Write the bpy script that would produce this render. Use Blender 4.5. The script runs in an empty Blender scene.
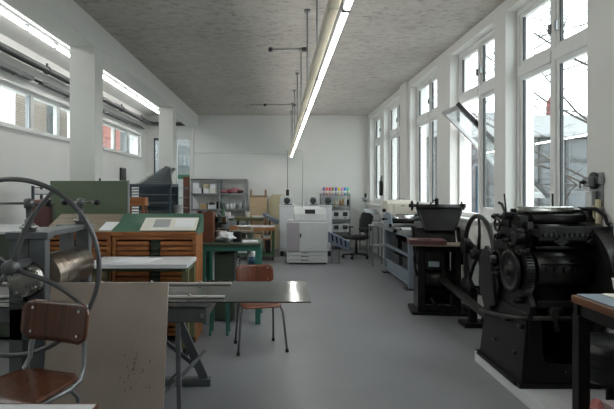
import bpy, bmesh, math, random
from mathutils import Vector, Matrix, Euler, noise
random.seed(7)
SC = bpy.context.scene
COL = SC.collection
PI = math.pi
R = math.radians

# ------------------------------------------------------------------ camera frame helpers (photo survey -> metres)
F, VX, VY, CH = 520.0, 279.0, 190.0, 1.55
def wx(px, Y): return (px - VX) * Y / F
def wz(py, Y): return CH - (py - VY) * Y / F

# ------------------------------------------------------------------ materials
def lin(h):
    h = h.lstrip('#')
    out = []
    for i in (0, 2, 4):
        c = int(h[i:i+2], 16) / 255
        out.append(c / 12.92 if c <= .04045 else ((c + .055) / 1.055) ** 2.4)
    return out
MATS = {}
def _new(name):
    m = bpy.data.materials.new(name); m.use_nodes = True
    nt = m.node_tree; b = nt.nodes['Principled BSDF']
    return m, nt, b
def pm(name, hexc, rough=.5, metal=0.0, var=.10, scale=6, bump=0.0, bscale=80, stretch=(1, 1, 1), rvar=.08, spec=.5):
    m, nt, b = _new(name); c = lin(hexc); N = nt.nodes; L = nt.links
    tc = N.new('ShaderNodeTexCoord'); mp = N.new('ShaderNodeMapping'); mp.inputs['Scale'].default_value = stretch
    L.new(tc.outputs['Object'], mp.inputs['Vector'])
    nz = N.new('ShaderNodeTexNoise'); nz.inputs['Scale'].default_value = scale; nz.inputs['Detail'].default_value = 5
    L.new(mp.outputs['Vector'], nz.inputs['Vector'])
    cr = N.new('ShaderNodeValToRGB')
    cr.color_ramp.elements[0].position = .3; cr.color_ramp.elements[1].position = .7
    cr.color_ramp.elements[0].color = [max(0, x * (1 - var)) for x in c] + [1]
    cr.color_ramp.elements[1].color = [min(1, x * (1 + var)) for x in c] + [1]
    L.new(nz.outputs['Fac'], cr.inputs['Fac']); L.new(cr.outputs['Color'], b.inputs['Base Color'])
    mr = N.new('ShaderNodeMapRange'); mr.inputs['To Min'].default_value = max(0.02, rough - rvar); mr.inputs['To Max'].default_value = min(1, rough + rvar)
    L.new(nz.outputs['Fac'], mr.inputs['Value']); L.new(mr.outputs['Result'], b.inputs['Roughness'])
    b.inputs['Metallic'].default_value = metal
    b.inputs['Specular IOR Level'].default_value = spec
    if bump:
        n2 = N.new('ShaderNodeTexNoise'); n2.inputs['Scale'].default_value = bscale; n2.inputs['Detail'].default_value = 4
        L.new(mp.outputs['Vector'], n2.inputs['Vector'])
        bp = N.new('ShaderNodeBump'); bp.inputs['Strength'].default_value = bump; bp.inputs['Distance'].default_value = .01
        L.new(n2.outputs['Fac'], bp.inputs['Height']); L.new(bp.outputs['Normal'], b.inputs['Normal'])
    MATS[name] = m; return m
def wood(name, dark, light, axis='x', rough=.4, scale=14, coat=0.0):
    m, nt, b = _new(name); N = nt.nodes; L = nt.links
    tc = N.new('ShaderNodeTexCoord'); mp = N.new('ShaderNodeMapping')
    st = {'x': (.08, 1, 1), 'y': (1, .08, 1), 'z': (1, 1, .08)}[axis]
    mp.inputs['Scale'].default_value = st; L.new(tc.outputs['Object'], mp.inputs['Vector'])
    nz = N.new('ShaderNodeTexNoise'); nz.inputs['Scale'].default_value = scale * 3; nz.inputs['Detail'].default_value = 6; nz.inputs['Distortion'].default_value = .6
    L.new(mp.outputs['Vector'], nz.inputs['Vector'])
    cr = N.new('ShaderNodeValToRGB'); cr.color_ramp.elements[0].position = .32; cr.color_ramp.elements[1].position = .68
    cr.color_ramp.elements[0].color = lin(dark) + [1]; cr.color_ramp.elements[1].color = lin(light) + [1]
    L.new(nz.outputs['Fac'], cr.inputs['Fac']); L.new(cr.outputs['Color'], b.inputs['Base Color'])
    b.inputs['Roughness'].default_value = rough; b.inputs['Coat Weight'].default_value = coat
    MATS[name] = m; return m
def glassmat(name, tint='#eef3f3', refl=.07):
    m = bpy.data.materials.new(name); m.use_nodes = True; nt = m.node_tree; N = nt.nodes; L = nt.links
    N.clear(); out = N.new('ShaderNodeOutputMaterial'); mx = N.new('ShaderNodeMixShader')
    tr = N.new('ShaderNodeBsdfTransparent'); tr.inputs['Color'].default_value = lin(tint) + [1]
    gl = N.new('ShaderNodeBsdfGlossy'); gl.inputs['Roughness'].default_value = .01; gl.inputs['Color'].default_value = (1, 1, 1, 1)
    lw = N.new('ShaderNodeLayerWeight'); lw.inputs['Blend'].default_value = .5
    p5 = N.new('ShaderNodeMath'); p5.operation = 'POWER'; p5.inputs[1].default_value = 5
    ma = N.new('ShaderNodeMath'); ma.operation = 'MULTIPLY_ADD'; ma.inputs[1].default_value = .9; ma.inputs[2].default_value = .04
    L.new(lw.outputs['Facing'], p5.inputs[0]); L.new(p5.outputs[0], ma.inputs[0]); L.new(ma.outputs[0], mx.inputs['Fac'])
    L.new(tr.outputs[0], mx.inputs[1]); L.new(gl.outputs[0], mx.inputs[2]); L.new(mx.outputs[0], out.inputs['Surface'])
    MATS[name] = m; return m
def emit(name, hexc, strength):
    m = bpy.data.materials.new(name); m.use_nodes = True; nt = m.node_tree; N = nt.nodes
    N.clear(); o = N.new('ShaderNodeOutputMaterial'); e = N.new('ShaderNodeEmission')
    e.inputs['Color'].default_value = lin(hexc) + [1]; e.inputs['Strength'].default_value = strength
    nt.links.new(e.outputs[0], o.inputs['Surface']); MATS[name] = m; return m
def brick(name, c1, c2, mortar, sc=1.0, rowh=.075, bw=.22):
    m, nt, b = _new(name); N = nt.nodes; L = nt.links
    tc = N.new('ShaderNodeTexCoord'); sp = N.new('ShaderNodeSeparateXYZ'); cb = N.new('ShaderNodeCombineXYZ')
    L.new(tc.outputs['Object'], sp.inputs[0]); L.new(sp.outputs['Y'], cb.inputs['X']); L.new(sp.outputs['Z'], cb.inputs['Y'])
    bt = N.new('ShaderNodeTexBrick'); bt.inputs['Scale'].default_value = sc
    bt.inputs['Color1'].default_value = lin(c1) + [1]; bt.inputs['Color2'].default_value = lin(c2) + [1]; bt.inputs['Mortar'].default_value = lin(mortar) + [1]
    bt.inputs['Brick Width'].default_value = bw; bt.inputs['Row Height'].default_value = rowh; bt.inputs['Mortar Size'].default_value = .012
    L.new(cb.outputs[0], bt.inputs['Vector']); L.new(bt.outputs['Color'], b.inputs['Base Color']); b.inputs['Roughness'].default_value = .9
    MATS[name] = m; return m

# ------------------------------------------------------------------ mesh builder
class MB:
    def __init__(s): s.v = []; s.f = []; s.sm = []; s.pr = []
    def add(s, vs, fs, smooth=False):
        k = len(s.v); s.v += [tuple(v) for v in vs]
        k2 = len(s.f)
        for f in fs: s.f.append([i + k for i in f]); s.sm.append(smooth)
        s.pr.append((k, len(s.v), k2, len(s.f)))
        return s
    def box(s, x0, x1, y0, y1, z0, z1):
        vs = [(x, y, z) for z in (z0, z1) for y in (y0, y1) for x in (x0, x1)]
        return s.add(vs, [(0, 2, 3, 1), (4, 5, 7, 6), (0, 1, 5, 4), (2, 6, 7, 3), (0, 4, 6, 2), (1, 3, 7, 5)])
    def obox(s, c, size, rot=(0, 0, 0)):
        M = Euler([R(a) for a in rot]).to_matrix(); c = Vector(c)
        vs = [c + M @ Vector((sx * size[0] / 2, sy * size[1] / 2, sz * size[2] / 2)) for sz in (-1, 1) for sy in (-1, 1) for sx in (-1, 1)]
        return s.add(vs, [(0, 2, 3, 1), (4, 5, 7, 6), (0, 1, 5, 4), (2, 6, 7, 3), (0, 4, 6, 2), (1, 3, 7, 5)])
    def taper(s, b, t):   # b,t = (x0,x1,y0,y1,z)
        vs = [(x, y, q[4]) for q in (b, t) for y in (q[2], q[3]) for x in (q[0], q[1])]
        return s.add(vs, [(0, 2, 3, 1), (4, 5, 7, 6), (0, 1, 5, 4), (2, 6, 7, 3), (0, 4, 6, 2), (1, 3, 7, 5)])
    def bar(s, p0, p1, w, h, up=(0, 0, 1)):
        p0, p1 = Vector(p0), Vector(p1); d = (p1 - p0).normalized(); u = Vector(up)
        if abs(d.dot(u)) > .98: u = Vector((0, 1, 0))
        a = d.cross(u).normalized(); u = a.cross(d).normalized()
        vs = [p + a * sa * w / 2 + u * su * h / 2 for p in (p0, p1) for su in (-1, 1) for sa in (-1, 1)]
        return s.add(vs, [(0, 2, 3, 1), (4, 5, 7, 6), (0, 1, 5, 4), (2, 6, 7, 3), (0, 4, 6, 2), (1, 3, 7, 5)])
    def cyl(s, p0, p1, r0, r1=None, n=20, caps=True):
        if r1 is None: r1 = r0
        p0, p1 = Vector(p0), Vector(p1); d = (p1 - p0).normalized()
        u = Vector((0, 0, 1)) if abs(d.z) < .9 else Vector((1, 0, 0))
        a = d.cross(u).normalized(); b = d.cross(a).normalized()
        vs = [p + (a * math.cos(2 * PI * i / n) + b * math.sin(2 * PI * i / n)) * r for p, r in ((p0, r0), (p1, r1)) for i in range(n)]
        s.add(vs, [(i, (i + 1) % n, n + (i + 1) % n, n + i) for i in range(n)], True)
        if caps: s.add(vs[:n], [list(range(n))]); s.add(vs[n:], [list(range(n))])
        return s
    def tube(s, pts, r, n=8, closed=False, caps=True):
        P = [Vector(p) for p in pts]; m = len(P); rs = r if isinstance(r, (list, tuple)) else [r] * m
        T = []
        for i in range(m):
            a = P[i - 1] if (i > 0 or closed) else P[i]; b = P[(i + 1) % m] if (i < m - 1 or closed) else P[i]
            T.append((b - a).normalized())
        u = Vector((0, 0, 1)) if abs(T[0].z) < .9 else Vector((1, 0, 0))
        u = (u - T[0] * u.dot(T[0])).normalized(); vs = []
        for i in range(m):
            u = (u - T[i] * u.dot(T[i])).normalized(); w = T[i].cross(u)
            for k in range(n): vs.append(P[i] + (u * math.cos(2 * PI * k / n) + w * math.sin(2 * PI * k / n)) * rs[i])
        fs = []
        for i in range(m if closed else m - 1):
            j = (i + 1) % m
            for k in range(n): fs.append((i * n + k, i * n + (k + 1) % n, j * n + (k + 1) % n, j * n + k))
        s.add(vs, fs, True)
        if caps and not closed: s.add(vs[:n], [list(range(n))]); s.add(vs[-n:], [list(range(n))])
        return s
    def lathe(s, prof, c=(0, 0, 0), n=24, axis='z'):
        c = Vector(c); vs = []
        for r, h in prof:
            for i in range(n):
                a = 2 * PI * i / n; p = (r * math.cos(a), r * math.sin(a), h)
                if axis == 'x': p = (h, p[0], p[1])
                elif axis == 'y': p = (p[0], h, p[1])
                vs.append(c + Vector(p))
        fs = [(j * n + i, j * n + (i + 1) % n, (j + 1) * n + (i + 1) % n, (j + 1) * n + i) for j in range(len(prof) - 1) for i in range(n)]
        s.add(vs, fs, True)
        if prof[0][0] > 1e-5: s.add(vs[:n], [list(range(n))])
        if prof[-1][0] > 1e-5: s.add(vs[-n:], [list(range(n))])
        return s
    def prism(s, poly, axis, a0, a1):
        def P(p, a): return {'x': (a, p[0], p[1]), 'y': (p[0], a, p[1]), 'z': (p[0], p[1], a)}[axis]
        n = len(poly); vs = [P(p, a0) for p in poly] + [P(p, a1) for p in poly]
        fs = [list(range(n)), list(range(n, 2 * n))] + [(i, (i + 1) % n, n + (i + 1) % n, n + i) for i in range(n)]
        return s.add(vs, fs)
    def torus(s, c, axis, Rr, r, n=48, m=10):
        c = Vector(c); pts = []
        for i in range(n):
            a = 2 * PI * i / n; q = (Rr * math.cos(a), Rr * math.sin(a))
            pts.append(c + Vector({'x': (0, q[0], q[1]), 'y': (q[0], 0, q[1]), 'z': (q[0], q[1], 0)}[axis]))
        return s.tube(pts, r, m, closed=True)
    def ring(s, c, axis, ro, ri, a0, a1, n=48):   # flat annulus of rectangular section
        c = Vector(c); vs = []
        for r, a in ((ro, a0), (ro, a1), (ri, a1), (ri, a0)):
            for i in range(n):
                t = 2 * PI * i / n; q = (r * math.cos(t), r * math.sin(t))
                vs.append(c + Vector({'x': (a, q[0], q[1]), 'y': (q[0], a, q[1]), 'z': (q[0], q[1], a)}[axis]))
        fs = [(j * n + i, j * n + (i + 1) % n, ((j + 1) % 4) * n + (i + 1) % n, ((j + 1) % 4) * n + i) for j in range(4) for i in range(n)]
        return s.add(vs, fs, False)
    def gear(s, c, axis, r, a0, a1, teeth=36, dep=.012):
        pts = []
        for i in range(teeth * 4):
            t = 2 * PI * i / (teeth * 4); rr = r if (i % 4) < 2 else r - dep
            pts.append((rr * math.cos(t), rr * math.sin(t)))
        c = Vector(c); n = len(pts)
        def P(p, a): return c + Vector({'x': (a, p[0], p[1]), 'y': (p[0], a, p[1]), 'z': (p[0], p[1], a)}[axis])
        vs = [P(p, a0) for p in pts] + [P(p, a1) for p in pts]
        return s.add(vs, [list(range(n)), list(range(n, 2 * n))] + [(i, (i + 1) % n, n + (i + 1) % n, n + i) for i in range(n)])
    def sphere(s, c, r, sc=(1, 1, 1), n=16, m=10):
        c = Vector(c); vs = []
        for j in range(m + 1):
            t = PI * j / m
            for i in range(n):
                a = 2 * PI * i / n
                vs.append(c + Vector((r * sc[0] * math.sin(t) * math.cos(a), r * sc[1] * math.sin(t) * math.sin(a), r * sc[2] * math.cos(t))))
        fs = [(j * n + i, j * n + (i + 1) % n, (j + 1) * n + (i + 1) % n, (j + 1) * n + i) for j in range(m) for i in range(n)]
        return s.add(vs, fs, True)
    def pieces(s):
        """clusters of shapes that stand clear of one another: each becomes a part of its own"""
        if len(s.pr) < 2 or len(s.pr) > 60 or s.pr[-1][3] != len(s.f): return [s]
        bb = []
        for a, b, c, d in s.pr:
            vs = s.v[a:b]; bb.append(([min(v[i] for v in vs) for i in range(3)], [max(v[i] for v in vs) for i in range(3)]))
        n = len(bb); root = list(range(n))
        def find(i):
            while root[i] != i: i = root[i]
            return i
        sz = [max(h[i] - l[i] for i in range(3)) for l, h in bb]
        for i in range(n):
            for j in range(i):
                g = math.sqrt(sum(max(0, bb[i][0][k] - bb[j][1][k], bb[j][0][k] - bb[i][1][k]) ** 2 for k in range(3)))
                if g <= max(.015, .42 * max(sz[i], sz[j])): root[find(i)] = find(j)
        gr = {}
        for i in range(n): gr.setdefault(find(i), []).append(i)
        if len(gr) == 1: return [s]
        out = []
        for ids in gr.values():
            m = MB()
            for i in ids:
                a, b, c, d = s.pr[i]; k = len(m.v); m.v += s.v[a:b]
                m.f += [[x - a + k for x in f] for f in s.f[c:d]]; m.sm += s.sm[c:d]
            out.append(m)
        return out
    def build(s, name, mat, parent=None, bev=0.0, loc=None, rot=None, seg=2):
        if parent is not None and name not in ('stain_marks', 'banner_lettering', 'branches', 'wire_tray', 'raised_tray'):
            ps = s.pieces()
            if len(ps) > 1: return [p._build(name, mat, parent, bev, loc, rot, seg) for p in ps][0]
        return s._build(name, mat, parent, bev, loc, rot, seg)
    def _build(s, name, mat, parent=None, bev=0.0, loc=None, rot=None, seg=2):
        me = bpy.data.meshes.new(name)
        me.from_pydata(s.v, [], s.f)
        me.polygons.foreach_set('use_smooth', s.sm)
        bm = bmesh.new(); bm.from_mesh(me)
        bmesh.ops.remove_doubles(bm, verts=bm.verts, dist=1e-6)
        bmesh.ops.recalc_face_normals(bm, faces=bm.faces); bm.to_mesh(me); bm.free()
        me.materials.append(mat if not isinstance(mat, str) else MATS[mat])
        o = bpy.data.objects.new(name, me); COL.objects.link(o)
        if parent is not None: o.parent = parent
        if loc is not None: o.location = loc
        if rot is not None: o.rotation_euler = [R(a) for a in rot]
        if bev:
            b = o.modifiers.new('bevel', 'BEVEL'); b.width = bev; b.segments = seg; b.limit_method = 'ANGLE'; b.angle_limit = R(50); b.harden_normals = False
        return o
def tag(o, label=None, cat=None, group=None, kind=None):
    if label: o['label'] = label
    if cat: o['category'] = cat
    if group: o['group'] = group
    if kind: o['kind'] = kind
    return o
def thing(name, label, cat, loc=(0, 0, 0), rz=0, group=None, scale=1):
    o = bpy.data.objects.new(name, None); COL.objects.link(o); o.location = loc; o.rotation_euler = (0, 0, R(rz)); o.scale = (scale,) * 3
    o.empty_display_size = .1
    return tag(o, label, cat, group)
def struct(o): o['kind'] = 'structure'; return o
def dup(root, loc, rz=None, label=None):
    r = root.copy(); COL.objects.link(r); r.location = loc
    if rz is not None: r.rotation_euler = (0, 0, R(rz))
    if label: r['label'] = label
    for ch in list(root.children):
        c = ch.copy(); COL.objects.link(c); c.parent = r
        for g in list(ch.children):
            d = g.copy(); COL.objects.link(d); d.parent = c
    return r

# palette
pm('wall_paint', '#dededb', .75, var=.02, scale=2, bump=.08, bscale=120)
pm('white_paint', '#dcdcda', .45, var=.03, scale=4)
pm('frame_paint', '#e0e1e0', .4, var=.03, scale=5)
pm('grey_seal', '#3c3e40', .6)
pm('pier_paint', '#d8d8d4', .7, var=.02)
pm('dark_pipe', '#4e5050', .45, metal=.5, var=.1)
pm('cable_tray', '#3c3e3f', .5, metal=.3, var=.15)
pm('galv', '#8d9193', .4, metal=.6, var=.12, scale=12)
pm('lamp_body', '#d9d3c0', .5, var=.08, scale=3)
pm('lamp_white', '#eeeeea', .45, var=.02)
emit('tube_light', '#fffdf6', 36.0)
emit('strip_light_glow', '#fdfdfa', 26.0)
pm('black_plastic', '#151517', .45, var=.2)
pm('rubber', '#111112', .8, var=.2)
pm('iron', '#1c1b1b', .42, metal=.3, var=.35, scale=9, bump=.12, bscale=60, spec=.3)
pm('iron_worn', '#2f2e2d', .36, metal=.55, var=.35, scale=14, bump=.08)
pm('iron_deep', '#0d0d0e', .55, metal=.2, var=.3)
pm('steel', '#a3a29d', .28, metal=1, var=.18, scale=16, stretch=(1, .2, 1))
pm('bright_steel', '#c6c7c8', .2, metal=1, var=.08, scale=10)
pm('roller_steel', '#8f8378', .3, metal=.9, var=.32, scale=7, stretch=(1, 6, 1))
pm('plate_steel', '#4c4d4c', .14, metal=.85, var=.1, scale=3, rvar=.05)
pm('press_grey', '#666a6d', .42, metal=.25, var=.12, scale=7)
pm('wheel_grey', '#68696b', .38, metal=.35, var=.12)
pm('board_beige', '#b2a69a', .75, var=.1, scale=3, bump=.05)
pm('green_metal', '#5b6853', .5, var=.06, scale=4)
pm('green_dark', '#3f4a3e', .55, var=.12)
pm('green_lino', '#3c6350', .5, var=.08, scale=3)
pm('teal_paint', '#2f6a5e', .42, var=.12, scale=7)
pm('olive', '#6c6b49', .6, var=.12)
pm('leaf_green', '#34553a', .5, var=.12)
pm('cool_white', '#d8dadd', .35, var=.03)
pm('paper', '#e4e5e8', .8, var=.02)
pm('paper_grey', '#9fa1a3', .8, var=.05)
pm('paper_cream', '#dddad0', .8, var=.04)
pm('beige_plastic', '#c9c4b8', .45, var=.04)
pm('copier_grey', '#c3c6c6', .42, var=.03)
pm('copier_lilac', '#9d979c', .45, var=.03)
pm('copier_tray', '#6d7787', .4, var=.06)
pm('dark_glass', '#1f2427', .12, var=.05)
pm('blue_grey', '#7b8792', .42, metal=.15, var=.08, scale=6)
pm('rack_blue', '#3f4c55', .45, metal=.3, var=.12)
pm('wire_grey', '#787d80', .4, metal=.6, var=.15)
pm('maroon', '#52302f', .5, var=.2, scale=8)
pm('red_brown', '#653a27', .55, var=.18, scale=9)
pm('fabric_black', '#19191b', .85, var=.2, bump=.3, bscale=160)
pm('leather_black', '#17181a', .38, var=.25, bump=.15, bscale=90)
pm('pink', '#d98a8a', .55, var=.3, scale=5)
pm('pink_white', '#d9cdd0', .8, var=.06)
pm('pink_red', '#b58088', .6, var=.3, scale=14)
pm('red', '#9c3f46', .5, var=.2)
pm('tan', '#a98f66', .7, var=.1)
pm('yellow_tan', '#bcb193', .7, var=.08)
pm('shelf_grey', '#8b8f90', .5, metal=.3, var=.08)
pm('green_sign', '#1f6346', .6, var=.05)
pm('banner_white', '#94989b', .7, var=.05)
pm('ink_blue', '#5e6e88', .7, var=.1)
pm('hose_cream', '#cfc6a8', .5, var=.06)
pm('blue_label', '#56789a', .5, var=.2)
pm('nameplate', '#9fb0b6', .35, metal=.4, var=.1)
wood('wood_orange', '#75431f', '#ad6f3c', 'x', .5)
wood('wood_orange_v', '#74401f', '#a1633a', 'z', .5)
wood('wood_ply', '#3f2114', '#6a3d27', 'z', .28, coat=.3)
wood('wood_ply_red', '#54291b', '#7c4630', 'z', .3, coat=.2)
wood('wood_light', '#b49a78', '#cdb696', 'x', .55)
wood('wood_grey', '#6f6353', '#8e8270', 'x', .55)
wood('wood_mid', '#8a5a36', '#ab7a4e', 'x', .5)
wood('wood_edge', '#4a2c1a', '#6f472c', 'y', .4)
pm('alu', '#cfcdc8', .38, metal=.25, var=.05)
wood('wood_drab', '#755f4a', '#93795e', 'z', .6)
pm('leaf_paint_shaded', '#b9babb', .45)  # white frame paint greyed: the leaf's backlit shade is in the colour
glassmat('glass')
brick('brick_brown', '#71665c', '#5f554d', '#837b72')
brick('brick_red', '#96564b', '#85493f', '#a98078', rowh=.22, bw=.34)
SKY = 7.0
EXPO = -0.18
# ------------------------------------------------------------------ room shell
XL, XR, YB, YF, H = -3.55, 2.40, 14.0, -2.6, 3.56
def floor_material():
    m, nt, b = _new('floor_coating'); N = nt.nodes; L = nt.links
    tc = N.new('ShaderNodeTexCoord'); nz = N.new('ShaderNodeTexNoise'); nz.inputs['Scale'].default_value = .8; nz.inputs['Detail'].default_value = 8
    L.new(tc.outputs['Object'], nz.inputs['Vector'])
    cr = N.new('ShaderNodeValToRGB'); cr.color_ramp.elements[0].color = lin('#77787c') + [1]; cr.color_ramp.elements[1].color = lin('#85868a') + [1]
    cr.color_ramp.elements[0].position = .35; cr.color_ramp.elements[1].position = .65
    L.new(nz.outputs['Fac'], cr.inputs['Fac']); L.new(cr.outputs['Color'], b.inputs['Base Color'])
    mr = N.new('ShaderNodeMapRange'); mr.inputs['To Min'].default_value = .34; mr.inputs['To Max'].default_value = .5
    L.new(nz.outputs['Fac'], mr.inputs['Value']); L.new(mr.outputs[0], b.inputs['Roughness'])
    return m
def ceiling_material():
    m, nt, b = _new('rough_concrete'); N = nt.nodes; L = nt.links
    tc = N.new('ShaderNodeTexCoord'); mp = N.new('ShaderNodeMapping'); mp.inputs['Scale'].default_value = (.9, 1.5, 1)
    L.new(tc.outputs['Object'], mp.inputs[0])
    n1 = N.new('ShaderNodeTexNoise'); n1.inputs['Scale'].default_value = 10; n1.inputs['Detail'].default_value = 12; n1.inputs['Roughness'].default_value = .72
    L.new(mp.outputs[0], n1.inputs['Vector'])
    cr = N.new('ShaderNodeValToRGB'); e = cr.color_ramp.elements
    e[0].position = .33; e[0].color = lin('#8f8780') + [1]; e[1].position = .62; e[1].color = lin('#c6c3be') + [1]
    k = e.new(.45); k.color = lin('#b9b5af') + [1]
    L.new(n1.outputs['Fac'], cr.inputs[0])
    n2 = N.new('ShaderNodeTexNoise'); n2.inputs['Scale'].default_value = 1.1; n2.inputs['Detail'].default_value = 3
    L.new(tc.outputs['Object'], n2.inputs['Vector'])
    mx = N.new('ShaderNodeMixRGB'); mx.blend_type = 'MULTIPLY'; mx.inputs[0].default_value = .35
    c2 = N.new('ShaderNodeValToRGB'); c2.color_ramp.elements[0].position = .35; c2.color_ramp.elements[0].color = (.72, .70, .69, 1); c2.color_ramp.elements[1].position = .65; c2.color_ramp.elements[1].color = (1, 1, 1, 1)
    L.new(n2.outputs['Fac'], c2.inputs[0]); L.new(cr.outputs[0], mx.inputs[1]); L.new(c2.outputs[0], mx.inputs[2])
    L.new(mx.outputs[0], b.inputs['Base Color']); b.inputs['Roughness'].default_value = .9
    bp = N.new('ShaderNodeBump'); bp.inputs['Strength'].default_value = .5; bp.inputs['Distance'].default_value = .02
    L.new(n1.outputs['Fac'], bp.inputs['Height']); L.new(bp.outputs[0], b.inputs['Normal'])
    return m
struct(MB().box(XL - .3, XR + .3, YF - .2, YB + .25, -.15, 0).build('floor', floor_material()))
struct(MB().box(XL - .3, XR + .3, YF - .2, YB + .25, H, H + .2).build('ceiling', ceiling_material()))

struct(MB().box(XL, -2.48, YF, YB, H - .012, H).build('ceiling_left', 'wall_paint'))
# right wall: piers between tall windows
RW = [(1.9, 3.55), (4.05, 5.51), (5.80, 7.30), (7.90, 9.53), (10.25, 11.89), (12.2, 13.7)]
ZS, ZH = 1.16, 3.44
m = MB()
ys = [YF] + [v for w in RW for v in w] + [YB]
for i in range(0, len(ys), 2): m.box(XR, XR + .3, ys[i], ys[i+1], 0, H)
for a, b in RW:
    m.box(XR, XR + .3, a, b, 0, ZS); m.box(XR, XR + .3, a, b, ZH, H)
struct(m.build('wall_right', 'wall_paint'))
# shallow pilaster on two of the piers
struct(MB().box(XR - .05, XR, 9.62, 10.12, 0, H).build('trim_1', 'pier_paint'))
struct(MB().box(XR - .02, XR, YF, YB, 0, .08).build('baseboard_right', 'white_paint'))

def right_window(k, y0, y1, pivot=False):
    xf0, xf1 = XR + .12, XR + .19
    g = struct(bpy.data.objects.new('window_%d' % k, None)); COL.objects.link(g)
    ym = (y0 + y1) / 2; zt0, zt1 = 2.735, 2.845; fw = .05
    f = MB()
    f.box(xf0, xf1, y0, y0 + fw, ZS, ZH); f.box(xf0, xf1, y1 - fw, y1, ZS, ZH)
    f.box(xf0, xf1, y0 + fw, y1 - fw, ZS, ZS + .09); f.box(xf0, xf1, y0 + fw, y1 - fw, ZH - fw, ZH)
    f.box(xf0, xf1, ym - .035, ym + .035, ZS + .09, ZH - fw)
    f.box(xf0 - .012, xf1, y0 + fw, ym - .035, zt0, zt1); f.box(xf0 - .012, xf1, ym + .035, y1 - fw, zt0, zt1)
    fr = f.build('window_frame', 'frame_paint', g, .006)
    s = MB(); se = MB(); panes = []
    for (a, b) in ((y0 + fw, ym - .035), (ym + .035, y1 - fw)):
        for (c, d) in ((ZS + .09, zt0), (zt1, ZH - fw)):
            if pivot and a > ym and c < 2: continue
            w = .042; x0, x1 = xf0 + .012, xf1 - .012
            lo = c + (.085 if c < 2 else w)
            s.box(x0, x1, a, a + w, c, d); s.box(x0, x1, b - w, b, c, d); s.box(x0, x1, a + w, b - w, c, lo); s.box(x0, x1, a + w, b - w, d - w, d)
            e = .012
            se.box(x0 + .01, x1 - .01, a + w, a + w + e, lo, d - w); se.box(x0 + .01, x1 - .01, b - w - e, b - w, lo, d - w)
            panes.append((a + w, b - w, lo, d - w))
    s.build('window_sash', 'frame_paint', g, .004); se.build('window_seal', 'grey_seal', g)
    h = MB()
    for yy in (ym - .06, ym + .06): h.box(xf0 - .015, xf0 + .012, yy - .012, yy + .012, 3.0, 3.09)
    h.build('window_latch', 'galv', g, .003)
    for (a, b, c, d) in panes: MB().box(xf0 + .035, xf0 + .040, a, b, c, d).build('window_pane', 'glass', g)
    MB().box(XR - .06, xf0, y0 + .003, y1 - .003, ZS, ZS + .03).build('window_sill', 'white_paint', g, .004)
    if pivot:
        # one lower leaf swung on horizontal pivots, top edge into the room
        a, b = ym + .05, y1 - .08
        top, bot = Vector((2.27, 0, 2.64)), Vector((3.42, 0, 1.46))
        n = (bot - top).normalized()
        p = struct(bpy.data.objects.new('window_leaf', None)); COL.objects.link(p); p.parent = g
        q = MB()
        def B(yA, yB, t0, t1, w, h):
            c0 = top + (bot - top) * t0; c1 = top + (bot - top) * t1
            q.bar((c0.x, yA, c0.z), (c1.x, yB, c1.z), w, h, up=(n.z, 0, -n.x))
        B(b - .03, b - .03, 0, 1, .06, .045); B(a + .03, a + .03, 0, 1, .06, .045)
        B(a, b, .02, .02, .06, .045); B(a, b, .98, .98, .07, .045)
        q.build('leaf_frame', 'leaf_paint_shaded', p, .004)
        sd = MB(); c0 = top + Vector((-.0, 0, 0)); sd.bar((top.x - .01, a - .006, top.z + .01), (bot.x, a - .006, bot.z), .02, .05, up=(n.z, 0, -n.x))
        sd.build('leaf_seal_shade', 'black_plastic', p)  # black strip: dark seal and the near edge's shadow in one colour
        gp = MB(); gp.bar((top.x + .03, (a + b) / 2, top.z - .03), (bot.x - .03, (a + b) / 2, bot.z + .03), b - a - .1, .005, up=(n.z, 0, -n.x)); gp.build('leaf_pane', 'glass', p)
for k, (a, b) in enumerate(RW): right_window(k + 1, a, b, pivot=(k == 2))

# left wall with a high strip of windows
LG = [(.2, 3.9 - .4, 4), (3.9, 9.45, 6), (10.45, 13.4, 3)]
LZ0, LZ1 = 2.39, 2.97
m = MB()
ys = [YF] + [v for w in LG for v in w[:2]] + [YB]
for i in range(0, len(ys), 2): m.box(XL - .3, XL, ys[i], ys[i+1], 0, H)
for a, b, n in LG: m.box(XL - .3, XL, a, b, 0, LZ0); m.box(XL - .3, XL, a, b, LZ1, H)
struct(m.build('wall_left', 'wall_paint'))
for k, (a, b, n) in enumerate(LG):
    g = struct(bpy.data.objects.new('window_%d' % (k + 11), None)); COL.objects.link(g)
    x0, x1 = XL - .13, XL - .06
    f = MB(); f.box(x0, x1, a, b, LZ0, LZ0 + .05); f.box(x0, x1, a, b, LZ1 - .05, LZ1)
    f.box(x0, x1, a, a + .05, LZ0 + .05, LZ1 - .05); f.box(x0, x1, b - .05, b, LZ0 + .05, LZ1 - .05)
    st = (b - a) / n
    for i in range(1, n): f.box(x0, x1, a + i * st - .035, a + i * st + .035, LZ0 + .05, LZ1 - .05)
    f.build('window_frame', 'frame_paint', g, .004)
    for i in range(n):
        y0 = a + i * st + .04; y1 = a + (i + 1) * st - .04
        s = MB(); s.box(x0 + .01, x1 - .005, y0, y0 + .03, LZ0 + .05, LZ1 - .05); s.box(x0 + .01, x1 - .005, y1 - .03, y1, LZ0 + .05, LZ1 - .05)
        s.build('window_sash', 'galv' if i % 2 else 'frame_paint', g)
        MB().box(x0 + .03, x0 + .035, y0 + .03, y1 - .03, LZ0 + .05, LZ1 - .05).build('window_pane', 'glass', g)
    MB().box(XL - .06, XL + .03, a, b, LZ0 - .03, LZ0).build('window_sill', 'white_paint', g, .003)

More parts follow.
